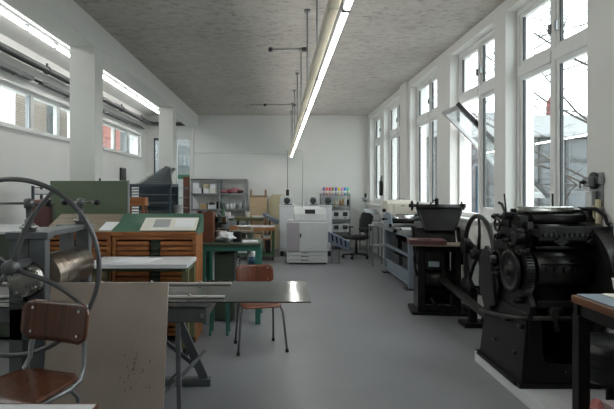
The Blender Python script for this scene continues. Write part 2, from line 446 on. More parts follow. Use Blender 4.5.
# back wall: main part plus the end of the left bay with a window and a glazed door
D0, D1 = -2.80, -2.36          # door opening
W0, W1 = -3.38, -3.16          # narrow window
m = MB()
m.box(D1, XR + .3, YB, YB + .2, 0, H); m.box(W1, D0, YB, YB + .2, 0, H); m.box(XL - .3, W0, YB, YB + .2, 0, H)
m.box(D0, D1, YB, YB + .2, 2.98, H); m.box(W0, W1, YB, YB + .2, 2.95, H); m.box(W0, W1, YB, YB + .2, 0, 1.5)
struct(m.build('wall_back', 'wall_paint'))
struct(MB().box(XL - .3, XR + .3, YF - .2, YF, 0, H).build('wall_front', 'wall_paint'))
struct(MB().box(-2.36, XR, YB - .015, YB, 0, .08).build('baseboard_back', 'white_paint'))
struct(MB().box(-2.40, -2.30, YB - .03, YB, 0, 3.26).build('trim_2', 'white_paint', bev=.004))
struct(MB().box(1.15, XR, YB - .02, YB, .96, 1.0).build('trim_3', 'white_paint'))
g = struct(bpy.data.objects.new('door_1', None)); COL.objects.link(g)
f = MB(); f.box(D0, D0 + .05, YB + .05, YB + .12, 0, 2.98); f.box(D1 - .05, D1, YB + .05, YB + .12, 0, 2.98); f.box(D0 + .05, D1 - .05, YB + .05, YB + .12, 2.90, 2.98); f.box(D0 + .05, D1 - .05, YB + .05, YB + .12, 0, .9)
f.build('door_frame', 'frame_paint', g, .004)
MB().box(D0 + .05, D1 - .05, YB + .08, YB + .085, .9, 2.90).build('door_pane', 'glass', g)
g = struct(bpy.data.objects.new('window_14', None)); COL.objects.link(g)
f = MB(); f.box(W0, W0 + .025, YB + .05, YB + .12, 1.5, 2.95); f.box(W1 - .025, W1, YB + .05, YB + .12, 1.5, 2.95); f.box(W0 + .025, W1 - .025, YB + .05, YB + .12, 2.9, 2.95); f.box(W0 + .025, W1 - .025, YB + .05, YB + .12, 1.5, 1.55)
f.build('window_frame', 'cable_tray', g)
MB().box(W0 + .025, W1 - .025, YB + .08, YB + .085, 1.55, 2.9).build('window_pane', 'glass', g)

# beam and columns
struct(MB().box(-2.48, -2.18, YF, YB, 3.26, H).build('beam', 'pier_paint'))
for y0 in (1.6, 6.16, 10.72):
    struct(MB().box(-2.48, -2.18, y0, y0 + .28, 0, 3.26).build('column', 'pier_paint', bev=.004))

# ------------------------------------------------------------------ services on the ceiling and walls
def pipe(name, pts, r, mat, label, cat='pipe', clips=()):
    t = thing(name, label, cat, pts[0]); p0 = Vector(pts[0])
    MB().tube([Vector(p) - p0 for p in pts], r, 12).build('pipe_run', mat, t)
    for c in clips:
        c = Vector(c) - p0
        MB().ring(c, 'y', r + .012, r - .001, -.02, .02, 20).box(c.x - .012, c.x + .012, c.y - .012, c.y + .012, c.z + r, c.z + r + .05).build('pipe_clip', 'cable_tray', t)
    return t
xp = XL + .16
pipe('heating_pipe', [(xp, YF + .2, 3.30), (xp, 13.5, 3.30), (xp + .06, 13.75, 3.30), (-2.80, 13.8, 3.30), (-2.50, 13.8, 3.30)], .05, 'dark_pipe', 'thick grey pipe under the ceiling of the left bay, above the slotted tray', clips=[(xp, y, 3.30) for y in (2.5, 4.2, 5.9, 7.6, 9.3, 11.2, 12.8)])
t = thing('cable_tray', 'dark slotted cable tray running along the left wall above the high windows', 'cable tray', (XL + .07, 0, 3.13))
MB().box(-.05, .05, YF + .2, 7.3, -.045, -.035).box(-.05, -.042, YF + .2, 7.3, -.035, .05).box(.042, .05, YF + .2, 7.3, -.035, .02).box(-.05, .03, 7.6, 13.2, -.03, -.02).box(.022, .03, 7.6, 13.2, -.02, .02).build('tray_channel', 'cable_tray', t)
for dx, r in ((-.02, .014), (.015, .012)): MB().tube([(dx, YF + .2, -.015), (dx, 4, -.02), (dx + .004, 9, -.005), (dx, 13.4, -.012)], r, 8).build('cable', 'rubber', t)
for y in (3.5, 5.2, 6.9, 8.6, 10.3, 12.0): MB().box(-.066, .055, y - .015, y + .015, -.055, -.045).build('tray_bracket', 'galv', t)
pipe('wall_conduit', [(-2.28, YB - .025, 2.55), (.19, YB - .025, 2.55)], .012, 'white_paint', 'thin white conduit across the back wall above the shelving', 'conduit')
def ceiling_conduit(y, xa, xb, lab):
    t = thing('ceiling_conduit', lab, 'conduit', (xa, y, H - .02))
    MB().tube([(0, 0, 0), (xb - xa, 0, 0)], .008, 8).build('conduit_tube', 'galv', t)
    MB().cyl((xb - xa, 0, -.03), (xb - xa, 0, .02), .035).build('junction_box', 'cable_tray', t)
    MB().cyl((.35 if y > 10 else 0, 0, -.03), (.35 if y > 10 else 0, 0, .02), .03).build('junction_box', 'cable_tray', t)
ceiling_conduit(12.15, -.68, .36, 'thin conduit on the concrete ceiling nearest the back wall')
ceiling_conduit(7.35, -.12, .36, 'thin conduit on the concrete ceiling halfway down the room')

# long pendant light
LX, LZ = .285, 2.41
t = thing('pendant_light', 'long line of bare fluorescent tubes hung from the ceiling down the room', 'lamp', (LX, 0, LZ))
b = MB()
Y0, NS, SL = .9, 8, 1.57
for i in range(NS):
    a = Y0 + i * SL
    b.prism([(-.050, .0), (-.050, .05), (.0, .05), (.0, .0)], 'y', a + .004, a + SL - .004)
b.build('lamp_housing', 'lamp_body', t, .003)
c = MB()
for i in range(NS):
    a = Y0 + i * SL
    c.box(.014, .05, a, a + .02, -.014, .05); c.box(.014, .05, a + SL - .02, a + SL, -.014, .05)
c.box(.0, .016, Y0, Y0 + NS * SL, .0, .045)
c.build('lamp_holder', 'cable_tray', t, .002)
for i in range(NS):
    a = Y0 + i * SL
    MB().cyl((.036, a + .02, .0), (.036, a + SL - .02, .0), .0145, n=12).build('fluorescent_tube', 'tube_light', t)
for y in (2.4, 4.3, 5.8, 7.4, 8.93, 10.45, 12.0, 13.3):
    q = MB(); q.tube([(.03, y, .05), (.03, y, H - LZ)], .008, 8); q.cyl((.03, y, H - LZ - .03), (.03, y, H - LZ), .035); q.cyl((.03, y, .045), (.03, y, .11), .014)
    q.build('hanger_rod', 'galv', t)
# hanging black socket and cord
t = thing('hanging_socket', 'small black socket hanging on a cable before the back wall', 'socket', (.19, 11.6, 1.42))
MB().box(-.035, .035, -.03, .03, 0, .14).build('socket_body', 'black_plastic', t, .012)
MB().tube([(0, 0, .14), (.002, 0, .5), (.0, 0, 1.01)], .006, 6).build('socket_cable', 'cable_tray', t)
t = tag(MB().tube([(0, 0, 0), (.005, 0, -.4), (-.01, 0, -1.2)], .006, 6).build('ceiling_cable', 'galv', loc=(.50, 11.0, 2.36)), 'thin grey cord hanging from the pendant lights behind the copier', 'cord')
MB().tube([(0, 0, 0), (-.06, 0, .03), (-.18, 0, .05)], .005, 6).build('cord_lead', 'galv', t)

# strip light on the left bay ceiling
t = thing('strip_light', 'continuous twin fluorescent strip light on the ceiling of the left bay', 'lamp', (-2.96, 0, H))
MB().box(-.06, .06, .6, 13.4, -.03, -.012).build('reflector', 'lamp_white', t, .004)
MB().box(-.012, .012, .6, 13.4, -.062, -.03).build('channel', 'galv', t)
for i in range(8):
    a = .6 + i * 1.57
    MB().cyl((-.0, a + .015, -.112), (-.0, a + 1.555, -.112), .017, n=12).build('fluorescent_tube', 'strip_light_glow', t)
    for dy in (.012, .8, 1.56): MB().box(-.018, .018, a + dy - .012, a + dy + .012, -.135, -.062).build('tube_clip', 'galv', t)

tag(MB().box(0, .03, -.2, .2, -.145, .145).box(.03, .04, -.16, .16, -.11, .11).build('wall_picture', 'iron_worn', bev=.004, loc=(XL, 11.78, 1.905)), 'small dark framed panel on the left wall under the high windows', 'picture')
# ------------------------------------------------------------------ etching press (left foreground)
t = thing('etching_press', 'grey etching press with a big spoked wheel and long steel bed', 'press', (-1.56, 3.3, 0))
# local: x along the bed, y across (0 near frame .. .75 far frame)
def frame_side(y0, y1):
    f = MB()
    f.box(-.14, -.05, y0, y1, 0, 1.24).box(-.012, .09, y0, y1, 0, 1.24)
    f.box(-.14, .09, y0, y1, .60, .74).box(-.16, .11, y0 - .01, y1 + .01, 1.24, 1.285)
    f.box(-.28, .26, y0 - .01, y1 + .01, 0, .06)
    f.prism([(-.05, 1.0), (-.012, 1.0), (-.012, 1.1), (-.05, 1.1)], 'y', y0 + .01, y1 - .01)
    return f
frame_side(-.03, .04).build('side_frame', 'press_grey', t, .006)
frame_side(.72, .79).build('side_frame', 'press_grey', t, .006)
MB().box(-.10, .06, .04, .72, 1.245, 1.28).box(-.12, .09, .04, .72, .05, .12).build('cross_tie', 'press_grey', t, .004)
# roller
MB().lathe([(.0, .06), (.125, .06), (.133, .068), (.133, .67), (.125, .678), (0, .678)], (.02, 0, .99), 56, 'y').build('upper_roller', 'roller_steel', t)
MB().cyl((.02, -.06, .99), (.02, .80, .99), .04, n=24).build('roller_shaft', 'steel', t)
MB().cyl((.02, .06, .72), (.02, .68, .72), .11, n=40).build('lower_roller', 'steel', t)
k = MB(); k.lathe([(0, -.105), (.07, -.10), (.10, -.09), (.112, -.06), (.112, -.03)], (-.02, 0, .99), 40, 'y')
for i in range(8): k.cyl((-.02 + .085 * math.cos(i * PI / 4 + .3), -.112, .99 + .085 * math.sin(i * PI / 4 + .3)), (-.02 + .085 * math.cos(i * PI / 4 + .3), -.09, .99 + .085 * math.sin(i * PI / 4 + .3)), .011, n=8)
k.build('bearing_cover', 'steel', t)
# big wheel, axis along y
wc = Vector((-.012, -.25, 1.097)); RW_ = .517
w = MB(); w.torus(wc, 'y', RW_, .0148, 96, 12); w.build('wheel_rim', 'wheel_grey', t)
for i, a in enumerate((61, -29, 151, 241)):
    a = R(a); d = Vector((math.cos(a), 0, math.sin(a))); n_ = Vector((-d.z, 0, d.x))
    pts = [wc + d * (.04 + (RW_ - .04) * s) + n_ * (.035 * math.sin(s * PI) * (1 if i < 2 else -1)) for s in [j / 8 for j in range(9)]]
    MB().tube(pts, [.016 - .004 * j / 8 for j in range(9)], 10).build('wheel_spoke', 'wheel_grey', t)
MB().lathe([(0, -.05), (.03, -.05), (.045, -.03), (.045, .05), (.03, .07), (.022, .30), (0, .30)], wc, 24, 'y').build('wheel_hub', 'wheel_grey', t)
# pressure spindles with T handles
def spindle(x, y, top, l, r_, ballL):
    s = MB(); s.lathe([(.042, 1.285), (.044, 1.325), (.036, 1.335), (.026, 1.335), (.026, 1.36), (.018, 1.365), (.018, top - .03), (.03, top - .03), (.03, top + .025), (.018, top + .03), (0, top + .035)], (x, y, 0), 24)
    o = s.build('pressure_spindle', 'wheel_grey', t)
    MB().cyl((x - l, y, top), (x + r_, y, top), .008, n=12).build('spindle_handle', 'steel' if ballL else 'wheel_grey', o)
    b = MB(); b.sphere((x + r_, y, top), .026, n=16)
    if ballL: b.sphere((x - l, y, top), .026, n=16)
    else: b.sphere((x - l, y, top), .02, n=12)
    b.build('handle_ball', 'black_plastic', o)
    MB().torus((x, y, 1.315), 'z', .05, .008, 28, 8).build('spindle_collar', 'steel', o)
spindle(-.03, .005, 1.465, .42, .13, False)
spindle(.015, .755, 1.455, .125, .125, True)
# bed: rails, carriage plate, beam and trestle
MB().bar((-1.0, .0, .825), (1.13, .0, .825), .03, .035).bar((-1.0, .66, .825), (1.10, .66, .825), .03, .035).build('bed_rail', 'bright_steel', t, .004)
b = MB(); b.box(-.85, 1.762, -.055, .665, .845, .853); b.build('bed_plate', 'plate_steel', t, .002)
g = MB()
for y in (.04, .515): g.box(-1.0, 1.21, y, y + .03, .8535, .868)
g.build('bed_guide', 'alu', t, .003)
s = MB()
for x in (-.6, -.3, .25, .62, .98):
    for y in (.055, .53): s.cyl((x, y, .868), (x, y, .88), .012, n=10)
s.build('guide_screw', 'steel', t)
bm_ = MB()
for y in (-.03, .63): bm_.box(-1.0, 1.105, y, y + .06, .715, .805)
bm_.box(1.045, 1.105, .03, .63, .725, .80); bm_.build('bed_beam', 'press_grey', t, .006)
MB().cyl((1.075, -.045, .76), (1.075, -.03, .76), .014, n=6).build('beam_bolt', 'steel', t)
l = MB()
l.bar((.92, -.01, .72), (.95, -.10, .0), .028, .028)
l.bar((.94, .0, .42), (.56, .02, .02), .03, .012); l.build('trestle_leg', 'press_grey', t, .003)
l = MB()
l.bar((.66, .84, .74), (.965, .84, .05), .07, .03, up=(0, 1, 0)); l.bar((.55, .86, .42), (.955, .86, .09), .035, .012, up=(0, 1, 0))
l.bar((.66, .66, .74), (.66, .84, .72), .05, .05); l.build('trestle_leg', 'press_grey', t, .003)
MB().box(.55, 1.02, .80, .88, 0, .055).build('trestle_foot', 'press_grey', t, .005)
MB().bar((.98, .82, .28), (.60, -.06, .02), .03, .012).build('trestle_brace', 'press_grey', t, .002)

# leaning board
o = MB().box(0, .725, -.006, .006, 0, .995).build('board_panel', 'board_beige', None, .003)
o.name = 'leaning_board'; o.location = (-1.405, 3.018, .003); o.rotation_euler = (R(-11.0), 0, 0)
tag(o, 'large beige board leaning against the near side of the etching press', 'board')
mk = MB(); random.seed(3)
for i in range(34):
    cx = .545 + random.gauss(0, .045); cz = .50 + random.gauss(0, .06); a = random.uniform(0, 180); L_ = random.uniform(.004, .022)
    mk.obox((cx, -.0072, cz), (L_, .0012, .003), (0, a, 0))
tag(mk.build('stain_marks', 'red_brown', o), kind='stuff')

# school chairs ------------------------------------------------------------
def curved_panel(w, h, depth, th, nx=16, nz=8, corner=.05):
    """a plywood shell: w wide in x, h in z, curved about z, rounded corners"""
    m = MB(); vs = []
    for side in (0, 1):
        for j in range(nz + 1):
            z = -h / 2 + h * j / nz
            dz = abs(z) - (h / 2 - corner); inset = corner - math.sqrt(max(0, corner ** 2 - dz ** 2)) if dz > 0 else 0
            for i in range(nx + 1):
                u = -1 + 2 * i / nx; x = u * (w / 2 - inset)
                y = depth * (1 - (x / (w / 2)) ** 2) + side * th + .10 * (z ** 2)
                vs.append((x, y, z))
    n = (nx + 1); S = n * (nz + 1); fs = []
    for side in (0, 1):
        for j in range(nz):
            for i in range(nx):
                a = side * S + j * n + i; fs.append((a, a + 1, a + n + 1, a + n))
    m.add(vs, fs, True)
    edge = [i for i in range(n)] + [j * n + nx for j in range(1, nz + 1)] + [nz * n + i for i in range(nx - 1, -1, -1)] + [j * n for j in range(nz - 1, 0, -1)]
    m.f += [(edge[i], edge[(i + 1) % len(edge)], S + edge[(i + 1) % len(edge)], S + edge[i]) for i in range(len(edge))]; m.sm += [False] * len(edge)
    return m
def school_chair(label, loc, rz, sc, mat, tube_mat):
    t = thing('school_chair', label, 'chair', loc, rz, scale=sc)      # faces -y
    # seat: dished plywood with rolled front
    m = MB(); nx, ny = 12, 12; vs = []
    for side in (0, 1):
        for j in range(ny + 1):
            v = j / ny; y = -.19 + .38 * v
            for i in range(nx + 1):
                u = -1 + 2 * i / nx; hw = .20 - .03 * v
                e = max(0, abs(v - .5) * 2 - .72) / .28; hw2 = hw - .05 * e * e
                z = .45 - .010 * (1 - u * u) * math.sin(PI * v) - .015 * max(0, .28 - v) / .28 * max(0, .28 - v) / .28 + .012 * v
                vs.append((u * hw2, y, z - side * .011))
    n = nx + 1; S = n * (ny + 1); fs = []
    for side in (0, 1):
        for j in range(ny):
            for i in range(nx): a = side * S + j * n + i; fs.append((a, a + 1, a + n + 1, a + n))
    m.add(vs, fs, True)
    edge = [i for i in range(n)] + [j * n + nx for j in range(1, ny + 1)] + [ny * n + i for i in range(nx - 1, -1, -1)] + [j * n for j in range(ny - 1, 0, -1)]
    m.f += [(edge[i], edge[(i + 1) % len(edge)], S + edge[(i + 1) % len(edge)], S + edge[i]) for i in range(len(edge))]; m.sm += [False] * len(edge)
    m.build('seat', mat, t)
    bp = curved_panel(.385, .185, .028, .011)
    o = bp.build('backrest', mat, t, loc=(0, .185, .69), rot=(-8, 0, 0))
    s = MB()
    for x in (-.135, .135):
        for z in (-.055, .055): s.cyl((x, .008, z), (x, .004, z), .007, n=10)
    for x in (-.135, .135):
        for z in (-.055, .055): s.sphere((x, .010, z), .0075, n=8, m=6)
    s.build('rivet', 'bright_steel', o)
    for sx in (-1, 1):
        # back support tube sweeps from the seat side up behind the backrest
        MB().tube([(sx * .175, -.10, .425), (sx * .175, .10, .428), (sx * .170, .17, .445), (sx * .160, .205, .50), (sx * .150, .218, .60), (sx * .145, .222, .70), (sx * .145, .235, .77)], .011, 10).build('back_support', tube_mat, t)
        f = MB().tube([(sx * .17, -.06, .428), (sx * .185, -.13, .42), (sx * .20, -.165, .38), (sx * .235, -.20, .0)], .011, 10).build('leg', tube_mat, t)
        MB().cyl((sx * .2345, -.1995, .0), (sx * .232, -.197, .03), .016, n=12).build('leg_cap', 'rubber', f)
        f = MB().tube([(sx * .165, .04, .428), (sx * .172, .11, .42), (sx * .178, .145, .38), (sx * .195, .20, .0)], .011, 10).build('leg', tube_mat, t)
        MB().cyl((sx * .195, .20, .0), (sx * .194, .196, .03), .016, n=12).build('leg_cap', 'rubber', f)
    MB().tube([(-.175, -.05, .424), (.175, -.05, .424)], .010, 8).tube([(-.17, .07, .424), (.17, .07, .424)], .010, 8).build('seat_rail', tube_mat, t)
    return t
school_chair('brown plywood school chair in front of the leaning beige board', (-1.325, 2.67, 0), -20, 1.19, MATS['wood_ply'], MATS['galv'])
school_chair('reddish plywood chair on grey tube legs behind the steel press bed', (-.20, 5.11, 0), 14, 1.01, MATS['wood_ply_red'], MATS['wheel_grey'])

# desk corner at the bottom left
t = thing('work_table', 'white-topped table with brown edge whose far corner shows below the brown chair', 'table', (-1.4, 1.5, 0))
MB().box(-.7, .718, -.45, .442, .735, .75).build('table_top', 'cool_white', t)
MB().box(.718, .724, -.45, .448, .732, .751).box(-.7, .718, .442, .448, .732, .751).build('edge_band', 'wood_edge', t)
for x in (-.66, .66):
    for y in (-.40, .38): MB().box(x - .02, x + .02, y - .02, y + .02, 0, .735).build('leg', 'galv', t, .003)

# ------------------------------------------------------------------ left middle: cabinets
def slope_cabinet(name, label, x0, x1, yf, yb, zf, zb, topmat, cols, body='wood_orange', gap=True):
    t = thing(name, label, 'cabinet', ((x0 + x1) / 2, yf, 0)); w = x1 - x0; h = w / 2; d = yb - yf
    c = MB()
    c.box(-h, -h + .035, 0, d, .0, zf - .03).box(h - .035, h, 0, d, .0, zf - .03).box(-h + .035, h - .035, d - .02, d, 0, zf - .03)
    c.box(-h + .035, h - .035, 0, d - .02, .06, .09).box(-h + .035, h - .035, 0, .03, zf - .075, zf - .03)
    c.build('cabinet_body', body, t, .003)
    tp = MB(); tp.prism([(-.02, zf - .03), (-.02, zf - .005), (d, zb), (d, zf - .03)], 'x', -h - .01, h + .01)
    o = tp.build('sloped_top', topmat, t)
    MB().box(-h - .012, h + .012, -.032, -.018, zf - .032, zf + .006).build('front_lip', body, o, .003)
    iw = w - .07; n = 18; z0 = .10; dh = (zf - .085 - z0) / n
    cw = (iw - (.11 if gap else .02) ) / cols if cols > 1 else iw
    for k in range(cols):
        xa = -h + .035 + k * (cw + (.11 if gap else .02))
        for i in range(n):
            zz = z0 + i * dh
            dr = MB(); dr.box(xa + .004, xa + cw - .004, .012, .4, zz + .001, zz + dh - .011)
            od = dr.build('drawer', 'wood_orange', t, .003)
            if cols == 1: MB().box(xa + cw * .45, xa + cw * .55, .004, .012, zz + .012, zz + dh - .02).build('label_holder', 'galv', od)
    if cols > 1 and gap:
        xa = -h + .035 + cw; s = MB()
        s.box(xa + .01, xa + .10, .06, .08, .09, zf - .08); 
        for i in range(n): s.box(xa + .006, xa + .104, .015, .06, z0 + i * dh + .01, z0 + i * dh + .022)
        s.build('drawer_runner', 'green_dark', t)
    return t
slope_cabinet('type_cabinet', 'wooden type cabinet with slim drawers and a sloped green top', -1.70, -.845, 5.3, 5.76, 1.12, 1.29, 'green_lino', 2)
slope_cabinet('type_cabinet', 'wooden type cabinet with a worn brown top below the green metal cabinet', -2.40, -1.715, 5.3, 5.76, 1.12, 1.285, 'wood_grey', 2)
# drafting board with sheets on the green top
sl = math.degrees(math.atan2(.175, .46))
t = thing('drawing_board', 'cream drawing board lying on the sloped green cabinet top', 'board', (-1.137, 5.30, 1.132)); t.rotation_euler = (R(sl), 0, R(2))
MB().box(-.28, .285, .0, .31, 0, .012).build('board_panel', 'paper_cream', t, .002)
o = tag(MB().obox((0, 0, .001), (.21, .20, .001)).build('paper_sheet', 'paper_grey', loc=(-1.20, 5.45, 1.2015), rot=(sl, 0, 3)), 'grey sheet on the cream drawing board', 'paper')
o = tag(MB().obox((0, 0, .001), (.20, .20, .001)).build('paper_sheet', 'paper', loc=(-.985, 5.46, 1.2055), rot=(sl, 0, 2)), 'white sheet on the cream drawing board, beside the grey one', 'paper')
o = tag(MB().obox((0, 0, .001), (.19, .22, .001)).build('paper_sheet', 'paper', loc=(-1.80, 5.44, 1.1725), rot=(math.degrees(math.atan2(.17, .48)), 0, -8)), 'white sheet on the worn brown top of the left type cabinet', 'paper')
# green metal cabinet behind
t = thing('metal_cabinet', 'green metal cabinet standing behind the type cabinets against the column', 'cabinet', (-2.17, 5.95, 0))
MB().box(-.45, .435, 0, .10, .04, 1.655).build('cabinet_body', 'green_metal', t, .004)
MB().box(.436, .452, -.004, .03, .04, 1.66).build('corner_post', 'shelf_grey', t, .002)
MB().box(-.44, .42, .01, .09, 0, .04).build('plinth', 'green_dark', t)
MB().cyl((.10, .06, 1.655), (.10, .06, 1.685), .01, n=10).build('top_pin', 'iron', t)
# low green cabinet at the far left
t = thing('green_cabinet', 'dark green cabinet with a white top at the far left, left of the type cabinets', 'cabinet', (-3.02, 5.3, 0))
MB().box(-.42, .42, 0, 1.05, .05, 1.10).build('cabinet_body', 'green_dark', t, .005)
MB().box(-.44, .435, -.02, 1.07, 1.10, 1.13).build('cabinet_top', 'cool_white', t, .004)
MB().box(-.41, .0, -.012, -.0, .08, 1.07).build('door', 'green_dark', t, .003); MB().box(.005, .41, -.012, -.0, .08, 1.07).build('door', 'green_dark', t, .003)
t = thing('wooden_box', 'dark brown box standing on the white-topped green cabinet', 'box', (-2.70, 6.0, 1.13))
MB().box(-.10, .10, -.10, .10, 0, .28).build('box_body', 'maroon', t, .004)
MB().box(-.105, .105, -.105, .105, .28, .30).build('box_lid', 'red_brown', t, .003)
t = thing('sheet_rack', 'small teal-sided rack of pink and white sheets behind the dark brown box', 'rack', (-3.0, 6.75, 0))
f = MB()
for x in (-.16, .13):
    f.box(x, x + .03, -.12, -.09, 0, 1.605).box(x, x + .03, .12, .15, 0, 1.605)
f.build('rack_post', 'rack_blue', t, .002)
for z in (.3, .75, 1.2, 1.36, 1.49, 1.575): MB().box(-.13, .13, -.12, .15, z, z + .012).build('rack_shelf', 'wire_grey', t)
for i, (z, mt, nm) in enumerate(((1.212, 'pink_white', 'white sheets on the lowest filled tier of the teal rack'), (1.372, 'pink', 'pink sheets on the middle tier of the teal rack'), (1.502, 'paper', 'white sheets on the top tier of the teal rack'))):
    tag(MB().box(-.12, .12, -.11, .14, 0, .055).build('sheet_stack', mt, loc=(-3.0, 6.75, z), bev=.003), 'stack of ' + nm, 'paper', 'sheets in the teal rack')
# white-topped layout table
t = thing('layout_table', 'white-topped table on a green frame in front of the type cabinets', 'table', (-1.28, 4.68, 0))
MB().box(-.47, .455, -.02, .52, .845, .884).build('table_top', 'cool_white', t, .004)
MB().box(.40, .44, .04, .50, .80, .845).box(-.45, -.41, .04, .50, .80, .845).box(-.41, .40, .12, .15, .80, .845).box(-.41, .40, .47, .50, .80, .845).build('apron', 'green_metal', t, .003)
for x in (-.43, .42):
    for y in (.10, .46):
        l = MB().box(x - .03, x + .03, y - .03, y + .03, .10, .845).build('leg', 'olive', t, .003)
        MB().lathe([(0, -.016), (.042, -.016), (.045, 0), (.042, .016), (0, .016)], (x, y, .046), 20, 'x').box(x - .022, x + .022, y - .012, y + .012, .085, .10).box(x - .024, x - .018, y - .012, y + .012, .04, .09).box(x + .018, x + .024, y - .012, y + .012, .04, .09).build('caster', 'rubber', l)
MB().box(-.40, .39, .1, .48, .42, .44).build('lower_shelf', 'wood_mid', t, .002)
tag(MB().obox((0, 0, .0015), (.36, .30, .003)).build('paper_sheet', 'paper', loc=(-1.35, 4.95, .884), rot=(0, 0, -14)), 'large white sheet lying on the white-topped table', 'paper')
t = thing('wooden_crate', 'low orange-brown crate under the white-topped table', 'crate', (-1.45, 4.9, .44))
MB().box(-.17, .17, -.11, .11, 0, .02).box(-.17, .17, -.11, -.095, .02, .16).box(-.17, .17, .095, .11, .02, .16).box(-.17, -.155, -.095, .095, .02, .16).box(.155, .17, -.095, .095, .02, .16).build('crate_body', 'wood_orange', t, .002)

# ------------------------------------------------------------------ drying rack and items beyond
t = thing('drying_rack', 'dark blue-grey print drying rack with its upper wire trays raised', 'rack', (-2.11, 8.5, 0))
f = MB()
for x in (-.345, .305):
    for y in (0, .6): f.box(x, x + .04, y, y + .04, .1, 1.62)
f.box(-.345, .345, 0, .04, 1.60, 1.65).box(-.345, .345, .6, .64, 1.60, 1.65).box(-.345, -.305, .04, .6, 1.60, 1.65).box(.305, .345, .04, .6, 1.60, 1.65)
f.box(-.345, .345, 0, .04, .1, .16); f.build('rack_frame', 'rack_blue', t, .004)
for i in range(30):
    z = .22 + i * .046
    s = MB(); s.box(-.30, .30, .0, .014, z, z + .020).box(-.30, .30, .59, .602, z, z + .020).box(-.30, .30, .014, .59, z, z + .004)
    s.build('wire_tray', 'rack_blue' if i % 3 else 'wire_grey', t)
for i in range(7):
    # raised trays hinged on the right, leaning steeply
    x0 = -.06 + i * .028
    s = MB(); 
    for y in (0.02, .58): s.bar((x0 - .20 + i*.03, y, 1.63), (.27 + i * .006, y, 1.94 - i * .004), .006, .008)
    for k in range(12):
        u = k / 11; s.bar((x0 - .20 + i*.03 + (.47 - .022*i - .028*i) * u + 0, .02, 1.63 + .31 * u), (x0 - .20 + i*.03 + (.47 - .022*i - .028*i) * u, .58, 1.63 + .31 * u), .004, .004)
    s.build('raised_tray', 'wire_grey', t)
MB().box(-.345, .345, .605, .615, .16, 1.60).build('rack_back', 'rack_blue', t)
MB().prism([(-.28, 1.645), (.235, 1.935), (.27, 1.93), (.30, 1.645)], 'y', .30, .305).build('tray_sheet', 'wire_grey', t)
for x in (-.30, .30): MB().lathe([(0, -.015), (.045, -.015), (.045, .015), (0, .015)], (x, .05, .05), 16, 'x').lathe([(0, -.015), (.045, -.015), (.045, .015), (0, .015)], (x, .6, .05), 16, 'x').build('caster', 'rubber', t)
t = thing('wooden_stool', 'small orange-brown wooden stool in front of the dark drying rack', 'stool', (-2.0, 7.3, 0))
MB().box(-.15, .15, -.10, .10, 1.33, 1.355).build('stool_seat', 'wood_mid', t, .004)
MB().box(-.14, .14, -.09, .09, 1.355, 1.445).build('stool_tray', 'wood_orange', t, .003)
for sx in (-1, 1):
    for sy in (-1, 1): MB().bar((sx * .11, sy * .08, 1.34), (sx * .17, sy * .12, .0), .026, .026).build('leg', 'wood_orange_v', t, .002)
t = thing('bin', 'pale plastic bin beside the drying rack', 'bin', (-1.715, 8.75, 0))
MB().lathe([(.0, .0), (.07, .0), (.085, .9), (.088, 1.30), (.078, 1.30), (.075, .02), (0, .02)], n=24).build('bin_body', 'shelf_grey', t)
t = thing('wire_shelf', 'narrow grey wire shelf unit right of the drying rack', 'shelf', (-1.89, 9.8, 0))
f = MB()
for x in (-.12, .11):
    for y in (0, .3): f.box(x, x + .015, y, y + .015, 0, 1.62)
f.build('shelf_post', 'rack_blue', t)
for z in (.2, .5, .8, 1.0, 1.2, 1.4, 1.58): MB().box(-.12, .125, 0, .315, z, z + .012).build('shelf_board', 'wire_grey', t)
o = tag(MB().box(-.085, .085, -.02, .02, 0, 1.90).build('plank', 'red_brown', loc=(-2.42, 13.6, .0), bev=.004), 'tall reddish-brown plank leaning upright at the glazed back door', 'plank')
# banner and green band outside the back openings
t = thing('banner', 'white hanging banner with a green band behind the glazed back door', 'banner', (-2.83, 14.6, 0))
MB().box(-.25, .45, 0, .012, 1.98, 2.78).build('banner_sheet', 'banner_white', t)
MB().box(-.25, .45, -.004, .0, 1.86, 1.98).build('green_band', 'green_sign', t)
w_ = MB(); random.seed(5); x = .06
for n_ in (3, 1, 4, 2):
    for i in range(n_):
        w_.box(x, x + .018, -.006, .0, 2.20, 2.235 + random.choice((0, .018))); w_.box(x, x + .03, -.006, .0, 2.20, 2.208); x += .036
    x += .012
w_.build('banner_lettering', 'ink_blue', t)
MB().box(-.25, .45, 0, .02, .0, 1.86).build('lower_panel', 'copier_grey', t)
o = tag(MB().box(-.25, .35, 0, .02, 0, 1.9).build('green_board', 'green_sign', loc=(-3.6, 14.6, 0)), 'green board seen through the narrow back window', 'board')
# ------------------------------------------------------------------ teal workbench and what is on it
t = thing('workbench', 'teal steel workbench in the middle of the room, behind the reddish chair', 'workbench', (-.565, 6.0, 0))
MB().box(-.36, .36, -.02, .62, .905, .933).build('bench_top', 'green_dark', t, .003)
MB().box(-.35, .35, 0, .035, .845, .905).box(-.35, .35, .57, .605, .845, .905).box(-.35, -.315, .035, .57, .845, .905).box(.315, .35, .035, .57, .845, .905).build('apron', 'teal_paint', t, .003)
for x in (-.32, .32):
    for y in (.03, .58): MB().box(x - .03, x + .03, y - .03, y + .03, 0, .845).build('leg', 'teal_paint', t, .003)
MB().box(-.235, -.205, .0, .05, .0, .845).build('leg', 'teal_paint', t, .003)
MB().box(-.29, .29, .56, .60, .12, .16).build('stretcher', 'teal_paint', t, .003)
t = thing('steel_cabinet', 'dark olive cabinet standing under the teal workbench', 'cabinet', (-.60, 6.12, 0))
MB().box(-.16, .07, 0, .40, .02, .80).build('cabinet_body', 'green_dark', t, .004)
MB().box(-.15, .06, -.012, 0, .05, .78).build('door', 'green_dark', t, .002)
f = MB()
